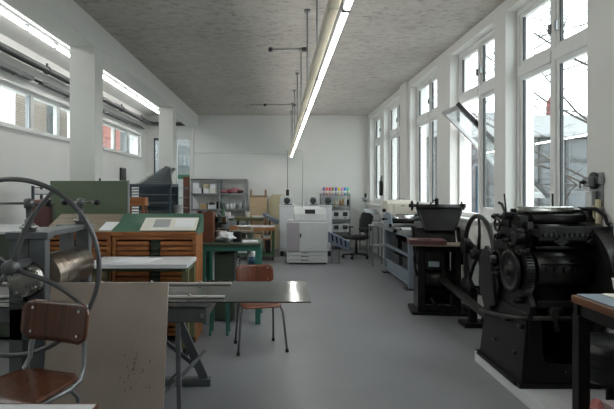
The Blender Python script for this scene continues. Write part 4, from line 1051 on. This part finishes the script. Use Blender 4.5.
for i, (y, z, w_, hh, mt, lab) in enumerate(((.35, .24, .5, .2, 'iron_worn', 'dark type tray on the lower shelf of the blue-grey stand, nearer one'), (1.15, .24, .55, .18, 'cable_tray', 'dark type tray on the lower shelf of the blue-grey stand, farther one'), (.4, .51, .5, .18, 'iron_worn', 'dark type tray on the upper shelf of the blue-grey stand, nearer one'), (1.2, .51, .5, .2, 'iron', 'dark type tray on the upper shelf of the blue-grey stand, farther one'))):
    tag(MB().box(.06, .30, -w_ / 2, w_ / 2, 0, hh).box(.055, .305, -w_ / 2 - .004, w_ / 2 + .004, hh * .8, hh).build('type_tray', mt, loc=(2.01, 8.06 + y + .05, z), bev=.003), lab, 'tray', 'trays in the blue-grey stand')
t = thing('laminator', 'beige machine with rounded hood standing at the far end of the proof press', 'machine', (2.10, 9.10, .965))
b = MB(); b.prism([(-.22, .15), (.20, .15), (.22, .20), (.21, .36), (.16, .405), (-.12, .405), (-.20, .36)], 'x', -.245, .255)
b.build('hood', 'beige_plastic', t, .015, seg=3)
MB().box(-.24, .25, -.24, .24, .10, .15).build('machine_base', 'shelf_grey', t, .004)
for x in (-.22, .20): MB().box(x - .015, x + .025, -.2, .2, 0, .10).build('side_foot', 'shelf_grey', t, .003)
MB().box(-.13, .20, -.226, -.214, .21, .33).build('front_panel', 'beige_plastic', t, .004)
MB().box(-.02, .05, -.229, -.225, .31, .322).build('badge', 'cable_tray', t)
MB().box(-.11, .19, -.229, -.222, .165, .175).build('feed_slot', 'cable_tray', t)
MB().cyl((-.245, -.05, .23), (-.30, -.05, .23), .03, n=20).cyl((-.245, -.05, .23), (-.28, -.05, .23), .012, n=12).build('side_knob', 'black_plastic', t)
MB().tube([(-.05, 0, .40), (-.03, 0, .44), (.08, 0, .44), (.10, 0, .40)], .008, 8).build('top_handle', 'shelf_grey', t)

# ------------------------------------------------------------------ treadle platen press
t = thing('platen_press', 'black treadle platen press with a maroon feed board in the middle of the right side', 'press', (1.985, 6.42, 0), -8)
MB().box(-.335, .345, -.02, .10, 0, .035).box(-.335, -.23, .10, .44, 0, .035).box(.24, .345, .10, .44, 0, .035).box(-.335, .345, .44, .50, 0, .035).build('base_frame', 'iron', t, .004)
for s_, x in ((-1, -.25), (1, .21)):
    b = MB(); b.prism([(.0, .03), (.49, .03), (.47, .35), (.46, .86), (.06, .86), (.03, .4)], 'x', x - .012 if s_ < 0 else x, x + .045)
    b.box(x - .012, x + .075 if s_ < 0 else x + .045, .0, .03, .03, .86)
    b.build('side_frame', 'iron', t, .006)
MB().box(-.175, .21, .01, .05, .05, .12).box(-.175, .21, .3, .36, .2, .27).box(-.175, .21, .02, .05, .78, .86).build('cross_tie', 'iron', t, .004)
MB().box(-.17, .20, .42, .45, .05, .86).build('rear_plate', 'iron_deep', t, .004)
MB().box(-.135, -.005, -.004, .012, .60, .665).build('name_plate', 'nameplate', t, .003)
MB().box(-.17, .02, .012, .03, .57, .78).build('plate_backing', 'iron_deep', t)
MB().cyl((-.13, .15, .44), (.16, .15, .44), .10, n=32).build('cam_drum', 'iron_worn', t)
MB().tube([(-.10, .06, .2), (-.06, .05, .13), (.0, .05, .10), (.05, .05, .13)], .018, 8).build('treadle_hook', 'iron_worn', t)
MB().bar((.03, .05, .80), (.07, .07, .40), .045, .02).build('pitman_rod', 'iron_worn', t, .003)
b = MB(); b.box(-.36, .42, -.13, .28, .865, .885); b.build('feed_board', 'wood_grey', t, .004)
b = MB(); b.box(-.38, .06, -.14, .20, .886, .94); b.build('delivery_board', 'maroon', t, .004)
MB().obox((-.2, -.10, .943), (.16, .07, .004)).build('gauge_plate', 'bright_steel', t)
# bed, platen and inking disc
b = MB(); b.prism([(.22, .87), (.62, .87), (.66, 1.04), (.52, 1.14), (.30, 1.06)], 'x', -.25, .24); b.build('platen_bed', 'iron', t, .01)
b = MB()
b.add([(-.16, .22, 1.03), (.23, .22, 1.03), (.23, .26, 1.05), (-.16, .26, 1.05), (-.24, .38, 1.335), (.33, .38, 1.335), (.33, .42, 1.325), (-.24, .42, 1.325)],
      [(0, 1, 2, 3), (4, 5, 6, 7), (0, 1, 5, 4), (3, 2, 6, 7), (0, 3, 7, 4), (1, 2, 6, 5)])
b.build('ink_table', 'iron', t, .006)
b = MB(); b.cyl((-.30, .40, 1.345), (.36, .40, 1.345), .018, n=14).cyl((-.24, .37, 1.325), (.33, .37, 1.325), .022, n=14); b.build('form_roller', 'iron', t)
MB().torus((-.29, .40, 1.345), 'x', .055, .014, 24, 8).cyl((-.33, .40, 1.345), (-.25, .40, 1.345), .022, n=12).bar((-.29, .40, 1.29), (-.29, .40, 1.40), .012, .016).bar((-.29, .345, 1.345), (-.29, .455, 1.345), .012, .016, up=(1, 0, 0)).build('hand_wheel', 'iron', t)
MB().torus((-.215, .40, 1.345), 'x', .04, .012, 20, 8).build('hand_wheel', 'iron', t)
k = MB(); k.sphere((.335, .40, 1.35), .025, n=10).sphere((.36, .39, 1.31), .022, n=10)
k.cyl((.33, .38, 1.345), (.385, .38, 1.345), .03, n=14).cyl((.34, .40, 1.28), (.34, .40, 1.40), .012, n=8); k.build('roller_knob', 'iron', t)
MB().box(.0, .045, .37, .41, 1.35, 1.44).cyl((-.05, .39, 1.36), (-.05, .39, 1.39), .01, n=8).bar((-.03, .39, 1.40), (.02, .39, 1.43), .015, .015).build('ink_screw', 'iron', t, .003)
MB().bar((.22, .24, 1.04), (.34, .38, 1.32), .03, .03).bar((-.14, .24, 1.04), (-.23, .38, 1.32), .025, .025).build('roller_arm', 'iron', t, .004)
for x in (-.27, .30): MB().bar((x, .12, .62), (x, .46, 1.06), .05, .03).build('side_arm', 'iron', t, .006)
MB().tube([(-.26, .02, .85), (-.31, .0, .72), (-.30, .0, .60), (-.27, .02, .48)], .014, 8).build('throw_off_lever', 'iron', t)
MB().bar((.02, -.03, .46), (.268, -1.58, .30), .05, .085, up=(1, 0, 0)).build('drive_bar', 'iron_worn', t, .006)
# flywheel, on its own stand beside the press
t = thing('flywheel', 'large spoked iron flywheel between the platen press and the big black press', 'flywheel', (2.225, 5.80, 0))
MB().torus((0, 0, .835), 'x', .425, .027, 72, 12).build('wheel_rim', 'iron_worn', t)
for i in range(5):
    a = 2 * PI * i / 5 + .35
    MB().tube([(0, .05 * math.cos(a), .835 + .05 * math.sin(a)), (.0, .22 * math.cos(a + .10), .835 + .22 * math.sin(a + .10)), (0, .41 * math.cos(a), .835 + .41 * math.sin(a))], [.022, .017, .016], 10).build('wheel_spoke', 'iron', t)
MB().lathe([(0, -.08), (.05, -.08), (.06, -.05), (.06, .05), (.05, .06), (.03, .06), (.03, .13), (0, .13)], (0, 0, .835), 24, 'x').build('wheel_hub', 'iron', t)
MB().prism([(-.22, 0), (.22, 0), (.16, .06), (.06, .20), (.05, .80), (-.05, .80), (-.06, .20), (-.16, .06)], 'x', .08, .115).box(.04, .14, -.22, .22, 0, .03).build('bearing_stand', 'iron', t, .006)
MB().lathe([(0, -.02), (.12, -.02), (.13, .0), (.13, .02), (0, .02)], (-.10, .10, .44), 28, 'x').cyl((-.13, .1, .44), (.10, .1, .44), .025, n=14).build('pinion', 'iron', t)
MB().box(-.14, .12, .02, .26, 0, .05).box(-.06, .02, .08, .16, .05, .44).build('foot', 'iron', t, .004)
MB().bar((-.12, .05, .50), (-.08, .22, .95), .035, .03).cyl((-.10, .22, .90), (-.02, .22, .90), .09, n=24).build('link_arm', 'iron', t, .004)

# ------------------------------------------------------------------ big black cylinder press on its plinth
tag(MB().box(-.28, .335, 0, 1.70, 0, .09).build('plinth', 'cool_white', loc=(2.055, 3.02, 0), bev=.004), 'low pale plinth under the big black cylinder press', 'plinth')
t = thing('cylinder_press', 'big black cast-iron cylinder press on the pale plinth', 'press', (1.785, 3.83, .09))
# local x to the wall, y away from the camera
MB().taper((0, .07, 0, .80, .03), (.05, .10, .02, .76, .54)).build('base_side', 'iron', t, .006)
MB().taper((.50, .57, -.05, .80, .03), (.50, .57, -.05, .76, .54)).build('base_side', 'iron', t, .006)
MB().box(-.02, .58, -.02, .06, 0, .035).box(-.02, .07, .06, .83, 0, .035).box(.5, .58, .06, .83, 0, .035).box(-.02, .58, .76, .83, 0, .035).build('base_frame', 'iron', t, .005)
b = MB(); b.prism([(.06, .035), (.52, .035), (.52, .17), (.20, .17), (.17, .20), (.155, .28), (.155, .50), (.06, .50)], 'y', .0, .035); b.build('base_front', 'iron', t, .006)
MB().box(.06, .52, .70, .74, .03, .54).box(.06, .52, .03, .70, .035, .05).build('base_back', 'iron_deep', t)
MB().bar((.20, .10, .08), (.34, .02, .12), .05, .01).build('drip_tray', 'bright_steel', t)
c = MB()
for y in (.06, .30, .62): c.cyl((-.0, y, .44), (.06, y, .44), .022, n=12)
for y in (.15, .5): c.cyl((.0, y, .22), (.04, y, .22), .018, n=10)
c.build('frame_bolt', 'iron_worn', t)
# side frames with organic outline
sf = [(.02, .50), (.74, .50), (.70, .68), (.62, .80), (.66, .98), (.60, 1.10), (.52, 1.20), (.50, 1.25), (.38, 1.26), (.32, 1.20), (.14, 1.19), (.10, 1.22), (.06, 1.22), (.05, 1.10), (.10, .95), (.09, .70), (.0, .60)]
MB().prism(sf, 'x', .07, .12).build('side_frame', 'iron', t, .008)
rf = [(-.10, .50), (.74, .50), (.70, .72), (.62, .9), (.52, 1.20), (.50, 1.30), (.10, 1.30), (.04, 1.21), (-.12, 1.165), (-.24, 1.07), (-.31, .94), (-.33, .80), (-.28, .64)]
MB().prism(rf, 'x', .53, .575).build('side_frame', 'iron_worn', t, .01)
arc = [(.10 + .44 * math.cos(R(a)) - .0, .78 + .44 * math.sin(R(a))) for a in range(70, 215, 6)]
MB().prism([(y, z) for y, z in arc] + [(.10 + (y - .10) * .86, .78 + (z - .78) * .86) for y, z in reversed(arc)], 'x', .47, .58).build('wheel_guard', 'iron_worn', t, .004)
# cylinders
MB().cyl((.12, .10, .86), (.53, .10, .86), .13, n=44).build('impression_cylinder', 'iron_worn', t)
MB().cyl((.12, .30, .72), (.53, .30, .72), .20, n=48).build('main_drum', 'iron', t)
g = MB()
for i in range(6): g.box(.16 + i * .065, .18 + i * .065, -.045, -.028, .86, .90)
g.cyl((.12, -.04, .92), (.53, -.04, .92), .008, n=8); g.build('gripper_bar', 'iron', t)
MB().cyl((.12, .26, 1.14), (.53, .26, 1.14), .055, n=24).cyl((.12, .36, 1.22), (.53, .36, 1.22), .05, n=24).build('ink_roller', 'iron', t)
MB().box(.12, .53, .45, .48, .80, 1.14).box(.12, .53, .48, .50, 1.16, 1.22).build('rear_plate', 'iron_deep', t)
MB().cyl((.13, .12, 1.238), (.56, .12, 1.238), .04, n=30).build('ink_roller', 'iron', t)
MB().lathe([(.012, .0), (.026, .002), (.032, .01), (.032, .435), (.026, .44), (.014, .44), (.014, .52)], (.035, .17, 1.302), 28, 'x').build('steel_roller', 'steel', t)
MB().cyl((-.0, .17, 1.302), (.06, .17, 1.302), .016, n=14).cyl((.55, .17, 1.302), (.60, .17, 1.302), .022, n=14).build('roller_journal', 'iron', t)
# ink fountain tray with thumb screws
MB().prism([(-.06, 1.115), (.08, 1.135), (.08, 1.165), (-.06, 1.175), (-.075, 1.19), (-.085, 1.19), (-.085, 1.10), (-.07, 1.085)], 'x', .09, .58).build('ink_fountain', 'iron', t, .004)
k = MB()
for i in range(12): k.cyl((.13 + i * .037, -.085, 1.135), (.13 + i * .037, -.105, 1.135), .013, n=10)
for x in (.235, .46): k.cyl((x, -.085, 1.09), (x, -.12, 1.09), .028, n=14).box(x - .05, x + .05, -.115, -.105, 1.083, 1.097)
k.build('fountain_screw', 'iron_worn', t)
MB().box(.09, .58, -.088, -.06, 1.188, 1.195).build('fountain_lip', 'iron_worn', t)
# left hand mechanism
MB().gear((.035, .17, .84), 'x', .205, -.0, .055, 56, .012).build('drive_gear', 'iron_worn', t)
MB().lathe([(0, -.035), (.04, -.035), (.045, -.012), (.13, -.012), (.135, -.02), (.16, -.02), (.165, .0)], (.0, .17, .84), 40, 'x').build('gear_cover', 'iron', t)
MB().gear((.015, .40, .90), 'x', .085, -.03, .02, 28, .008).lathe([(0, -.06), (.03, -.06), (.035, -.03), (.06, -.03)], (.0, .40, .90), 24, 'x').build('pinion', 'iron_worn', t)
MB().lathe([(.07, -.02), (.08, -.0), (.08, .04), (.06, .05)], (-.0, .40, .90), 24, 'x').build('pinion_cover', 'iron', t)
MB().gear((.03, .62, .68), 'x', .15, .0, .045, 44, .01).build('idler_gear', 'iron', t)
MB().prism([(.50, .50), (.72, .42), (.86, .62), (.84, .86), (.70, .98), (.58, .86)], 'x', .01, .05).build('gear_guard', 'iron', t, .01)
MB().torus((-.01, .40, 1.18), 'x', .05, .010, 24, 8).cyl((-.02, .40, 1.18), (.07, .40, 1.18), .014, n=10).bar((-.01, .35, 1.18), (-.01, .45, 1.18), .01, .012, up=(1, 0, 0)).build('hand_wheel', 'iron_worn', t)
b = MB()
b.box(.03, .10, .10, .24, 1.16, 1.265).box(.03, .11, .28, .42, 1.16, 1.26).cyl((.0, .13, 1.14), (.09, .13, 1.14), .055, n=20).cyl((-.03, .24, 1.26), (.08, .24, 1.26), .03, n=14).cyl((-.02, .09, 1.10), (.06, .09, 1.10), .05, n=20)
b.build('roller_bearing', 'iron', t, .008)
b = MB(); b.box(.55, .60, .08, .24, 1.19, 1.33).cyl((.52, .10, 1.22), (.6, .10, 1.22), .04, n=16); b.build('roller_bearing', 'iron', t, .008)
b = MB()
for y, z in ((.50, 1.24), (.46, 1.08), (.30, 1.06), (.22, 1.03), (.05, 1.0), (.50, .76), (.12, .62)): b.cyl((.0, y, z), (.08, y, z), .024, n=12).cyl((-.015, y, z), (.0, y, z), .014, n=8)
b.build('pivot_pin', 'iron_worn', t)
MB().tube([(.05, .30, 1.22), (.03, .36, 1.30), (.02, .38, 1.345), (.0, .40, 1.36)], .012, 8).build('trip_lever', 'iron_worn', t)
MB().cyl((.02, .30, 1.28), (.0, .29, 1.43), .007, n=8).build('guide_rod', 'iron', t)
MB().cyl((.42, .36, 1.26), (.42, .36, 1.43), .008, n=8).build('guide_rod', 'iron', t)
MB().tube([(.50, .05, 1.32), (.55, .0, 1.32), (.585, -.05, 1.27), (.585, -.08, 1.215), (.60, -.09, 1.21)], .014, 8).build('roller_hook', 'iron', t)
MB().cyl((.06, -.06, .53), (.56, -.06, .53), .016, n=12).build('front_rod', 'iron_worn', t)
MB().tube([(.0, .78, .40), (.01, .40, .44), (.03, .10, .49), (.05, -.02, .52)], .017, 10).build('connecting_rod', 'iron_worn', t)
MB().bar((.20, -.065, .57), (.22, -.08, .44), .03, .02).cyl((.195, -.10, .575), (.195, -.05, .575), .03, n=14).bar((.18, -.07, .60), (.26, -.07, .60), .02, .02).build('trip_handle', 'iron_worn', t, .003)
MB().bar((.12, -.005, .62), (.53, -.005, .62), .04, .05).bar((.12, .02, 1.03), (.53, .02, 1.03), .03, .02).build('cross_bar', 'iron', t, .004)

# ------------------------------------------------------------------ table at the right edge
t = thing('side_table', 'dark steel table with a wooden edge and glass top at the right edge', 'table', (1.685, 3.0, 0))
MB().box(.0, .69, -2.3, .0, .905, .945).build('table_top', 'wood_edge', t, .002)
MB().box(.025, .68, -2.28, -.015, .946, .954).build('glass_sheet', 'blue_grey', t, .002)
MB().box(.01, .05, -2.28, -.08, .84, .905).box(.01, .68, -.045, -.005, .84, .905).build('apron', 'iron', t, .002)
for x in (.035, .65):
    for y in (-.04, -2.25): MB().box(x - .033, x + .033, y - .033, y + .033, 0, .84).build('leg', 'iron', t, .003)
MB().box(.0, .68, -2.2, .0, .20, .22).build('lower_shelf', 'iron', t, .002)
t = thing('card_stand', 'cream folded card standing at the far corner of the glass-topped table', 'card', (1.835, 2.92, .955))
MB().bar((-.0, -.02, 0.004), (.2, -.02, .004), .11, .006).build('card_base', 'paper_cream', t)
MB().prism([(.055, .006), (.035, .10), (.20, .10), (.20, .006)], 'y', .0, .006).build('card_front', 'paper_cream', t)
MB().prism([(.045, .008), (.065, .075), (.09, .088), (.20, .088), (.20, .008)], 'y', -.04, -.03).build('card_inset', 'cable_tray', t)
t = thing('leather_stool', 'black padded leather stool between the glass-topped table and the cylinder press', 'stool', (2.085, 3.27, .36))
MB().lathe([(.15, -.27), (.15, -.25), (.03, -.235), (.025, -.03), (.12, -.02), (.12, 0)], n=28).build('stool_pedestal', 'iron', t)
b = MB(); b.lathe([(0, .0), (.17, .0), (.195, .03), (.19, .06), (.2, .075), (.19, .10), (.205, .12), (.195, .15), (.21, .175), (.20, .22), (.16, .255), (.06, .275), (0, .278)], n=40)
b.build('seat_cushion', 'leather_black', t)
MB().torus((0, 0, .11), 'z', .202, .006, 40, 6).torus((0, 0, .165), 'z', .205, .006, 40, 6).build('piping', 'rubber', t)
t = tag(blob(33, .035, .05, .083, .12).build('cloth', 'pink', loc=(1.775, 2.90, .22)), 'rounded pink-red cloth bundle at the table leg under the glass-topped table', 'cloth')
tag(MB().box(-.10, .16, -.08, .08, 0, .12).box(-.104, .164, -.084, .084, .10, .135).build('carton', 'pink_white', loc=(1.94, 2.88, .22), bev=.006), 'pinkish white box beside the pink cloth under the table', 'box')

# wall device on the near pier
t = thing('wall_device', 'grey wall-mounted crank device with a black wheel on the near window pier', 'wall device', (XR, 3.93, 1.62))
MB().box(-.012, .0, -.09, .07, -.25, .06).build('back_plate', 'shelf_grey', t, .002)
MB().box(-.085, -.035, -.035, .035, -.045, .03).build('device_body', 'shelf_grey', t, .006)
MB().lathe([(0, -.036), (.058, -.036), (.065, -.03), (.065, -.018), (.058, -.012), (0, -.012)], (0, -.0, .0), 28, 'x').build('device_wheel', 'black_plastic', t)
MB().cyl((-.085, .0, -.01), (-.125, .0, -.01), .008, n=8).sphere((-.105, 0, -.01), .016, n=10, m=8).cyl((-.125, 0, -.005), (-.125, 0, -.06), .005, n=8).build('device_crank', 'black_plastic', t)
MB().cyl((-.03, -.085, .005), (-.012, -.085, .005), .03, n=16).build('device_dial', 'shelf_grey', t)
MB().box(-.05, -.012, -.02, .06, -.20, -.08).build('lower_bracket', 'copier_grey', t, .004)
MB().tube([(-.03, -.05, -.08), (-.04, -.06, -.16), (-.03, -.04, -.26), (-.02, -.05, -.34)], .009, 8).tube([(-.03, .02, -.18), (-.04, .03, -.25), (-.02, .02, -.33)], .007, 8).build('device_cable', 'cable_tray', t)
t = tag(MB().cyl((0, 0, 0), (0, 0, .38), .019, n=16).cyl((0, .05, 0), (0, .05, .34), .014, n=12).build('wall_pipe', 'hose_cream', loc=(XR - .03, 3.86, 1.10)), 'cream vertical pipe on the pier beneath the wall device', 'pipe')
for z in (.05, .3): MB().box(-.024, .03, -.026, .07, z, z + .02).build('pipe_clip', 'galv', t)
t = tag(MB().box(0, .012, -.03, .03, -.04, .04).box(-.012, 0, -.018, .018, -.02, .02).build('wall_switch', 'cable_tray', loc=(XR - .014, 3.76, 1.25), bev=.003), 'small dark switch on the near pier right of the cream pipe', 'switch')

# ------------------------------------------------------------------ outside
struct(MB().box(XR + .31, 90, -40, 120, -.25, -.02).box(-60, XL - .31, -40, 120, -.25, -.02).box(XL - .31, XR + .31, YB + .26, 120, -.25, -.02).build('ground', pm('asphalt', '#b4b3b0', .9, var=.12, scale=3)))
b = thing('glazed_building', 'low white-roofed glazed building across the yard', 'building', (9.3, 14.2, 0))
MB().box(-5.2, 8, 0, 8, 0, 2.95).build('wall', pm('facade', '#6b6e70', .7, var=.06, scale=1), b)
MB().box(-5.4, 8.2, -.3, 8.2, 2.98, 3.55).build('roof_edge', pm('roof_white', '#9d9fa0', .7), b)
w_ = MB()
for i in range(18): w_.box(-5.1 + i * .72, -5.02 + i * .72, -.06, 0, 0, 2.95)
w_.box(-5.2, 8, -.05, 0, 2.30, 2.40).box(-5.2, 8, -.05, 0, .75, .85); w_.build('facade_frame', 'cable_tray', b)
p_ = MB(); p_.box(-5.15, 8, -.02, -.01, .85, 2.9); p_.build('facade_glass', pm('facade_pane', '#4b5053', .1, var=.3, scale=2), b)
MB().box(-3.92, -3.72, -.1, -.03, 0, 2.2).build('door', pm('door_blue', '#33505f', .5), b)
b = thing('far_building', 'pale tall building far down the yard seen through the farther windows', 'building', (5.6, 24.5, 0))
MB().box(-1.2, 6, 0, 6, 0, 5.2).build('wall', pm('facade_pale', '#85888a', .8, var=.05, scale=1), b)
for j in range(3):
    for i in range(7): MB().box(-1.0 + i * 1.0, -.4 + i * 1.0, -.03, 0, .9 + j * 1.5, 1.9 + j * 1.5).build('window', 'facade_pane', b)
b = thing('red_tower', 'distant red-brown spire above the white roof', 'tower', (31.5, 60, 0))
MB().box(-.45, .45, -.45, .45, 10.3, 11.9).box(-.45, -.2, -.45, -.2, 0, 10.3).box(.2, .45, -.45, -.2, 0, 10.3).box(-.45, -.2, .2, .45, 0, 10.3).box(.2, .45, .2, .45, 0, 10.3).build('tower_shaft', pm('tower_red', '#6e2f2c', .8, var=.2, scale=2), b)
MB().lathe([(.5, 11.9), (.3, 12.2), (.12, 12.5), (.04, 13.2), (0, 13.3)], n=8).build('spire', 'tower_red', b)
# bare tree
pm('bark', '#443e39', .9, var=.2)
def tree(label, loc, seed, h, lean):
    random.seed(seed); m = MB(); tr = MB()
    def branch(p, d, L_, r, lev, mb):
        pts = [p]; q = p; dd = d
        for i in range(5):
            dd = (dd + Vector((random.uniform(-.25, .25), random.uniform(-.25, .25), random.uniform(-.16, .14)))).normalized(); q = q + dd * L_ / 5; pts.append(q)
        if min(v_.x for v_ in pts) < 3.4 - loc[0] or max(v_.y for v_ in pts) > 13.2 - loc[1]: return
        mb.tube(pts, [max(.0055, r * (1 - .15 * i)) for i in range(6)], (8, 5, 4, 3, 3)[lev], caps=False)
        if lev >= 4: return
        for k in range((16, 7, 5, 4)[lev]):
            i = random.randint(2 if lev else 1, 5); a = random.uniform(0, 2 * PI); s = Vector((math.cos(a) - (.4 if lev < 2 else .1), math.sin(a) * .8, random.uniform(-.2, .35)))
            branch(pts[i], (dd * .35 + s).normalized(), L_ * random.uniform(.42, .60), r * (.24 if lev == 0 else .5), lev + 1, m)
    branch(Vector((0, 0, 0)), Vector(lean).normalized(), h, .12, 0, tr)
    t = thing('bare_tree', label, 'tree', loc)
    tr.build('trunk', 'bark', t); o = m.build('branches', 'bark', t); return t
tree('leafless tree in the yard whose twigs cross the nearest tall window', (6.75, 10.2, 0), 11, 6.6, (-.02, .0, 1))
# left neighbours
b = thing('brick_house', 'brown brick house outside the high left windows', 'building', (-7.2, 14.2, 0))
MB().box(-5, 0, 0, 4.9, 0, 7.5).build('wall', 'brick_brown', b)
MB().box(-5.05, .0, -.06, -.005, 0, 7.5).build('sky_white_face', 'white_paint', b)  # added white face, stands in for bright sky beside the brick
MB().box(-.02, .04, 1.9, 2.5, 2.5, 4.2).build('window', 'facade_pane', b)
MB().box(-5.1, .12, -.1, 5.0, 7.5, 7.7).build('roof', 'cable_tray', b)
b = thing('red_house', 'pale red brick house outside the farther high windows', 'building', (-7.6, 20.2, 0))
MB().box(-5, 0, 0, 7.6, 0, 8).build('wall', 'brick_red', b)
MB().box(-5.1, .12, -.1, 7.7, 8, 8.2).build('roof', 'cable_tray', b)
b = thing('rear_shed', 'grey shed behind the back door of the left bay', 'building', (-3.0, 18, 0))
MB().box(-2.5, 2.5, 0, 3, 0, 4.2).build('wall', 'facade', b)
MB().prism([(-2.7, 4.2), (2.7, 4.2), (2.7, 4.35), (-2.7, 4.9)], 'y', -.2, 3.2).build('roof', 'cable_tray', b)

# ------------------------------------------------------------------ sky, camera, view
w = bpy.data.worlds.new('overcast'); SC.world = w; w.use_nodes = True
nt = w.node_tree; bg = nt.nodes['Background']
tc = nt.nodes.new('ShaderNodeTexCoord'); sp = nt.nodes.new('ShaderNodeSeparateXYZ'); nt.links.new(tc.outputs['Generated'], sp.inputs[0])
rp = nt.nodes.new('ShaderNodeValToRGB'); rp.color_ramp.elements[0].position = .0; rp.color_ramp.elements[0].color = (.93, .95, .97, 1)
rp.color_ramp.elements[1].position = .7; rp.color_ramp.elements[1].color = (.97, .985, 1.0, 1)
nt.links.new(sp.outputs['Z'], rp.inputs[0]); nt.links.new(rp.outputs[0], bg.inputs['Color'])
bg.inputs['Strength'].default_value = SKY
for k, (a, b) in enumerate(RW):
    l = bpy.data.lights.new('window_portal', 'AREA'); l.shape = 'RECTANGLE'; l.size = ZH - ZS; l.size_y = b - a
    l.cycles.is_portal = True
    o = bpy.data.objects.new('window_portal', l); COL.objects.link(o); o.location = (XR + .31, (a + b) / 2, (ZS + ZH) / 2); o.rotation_euler = (0, R(90), 0)
for k, (a, b, n) in enumerate(LG):
    l = bpy.data.lights.new('window_portal', 'AREA'); l.shape = 'RECTANGLE'; l.size = LZ1 - LZ0; l.size_y = b - a
    l.cycles.is_portal = True
    o = bpy.data.objects.new('window_portal', l); COL.objects.link(o); o.location = (XL - .31, (a + b) / 2, (LZ0 + LZ1) / 2); o.rotation_euler = (0, R(-90), 0)
cd = bpy.data.cameras.new('camera'); cam = bpy.data.objects.new('camera', cd); COL.objects.link(cam)
cam.location = (0, 0, CH); cam.rotation_euler = (R(90), 0, 0)
cd.sensor_width = 36; cd.lens = F / 614 * 36; cd.shift_x = (307 - VX) / 614; cd.shift_y = -(204.5 - VY) / 614
cd.clip_start = .05; cd.clip_end = 400
SC.camera = cam
v = SC.view_settings; v.view_transform = 'Standard'; v.look = 'None'; v.gamma = 1; v.use_curve_mapping = False; v.exposure = EXPO
SC.cycles.use_denoising = True
SC.cycles.max_bounces = 10; SC.cycles.diffuse_bounces = 6; SC.cycles.transparent_max_bounces = 16
SC.cycles.sample_clamp_indirect = 8
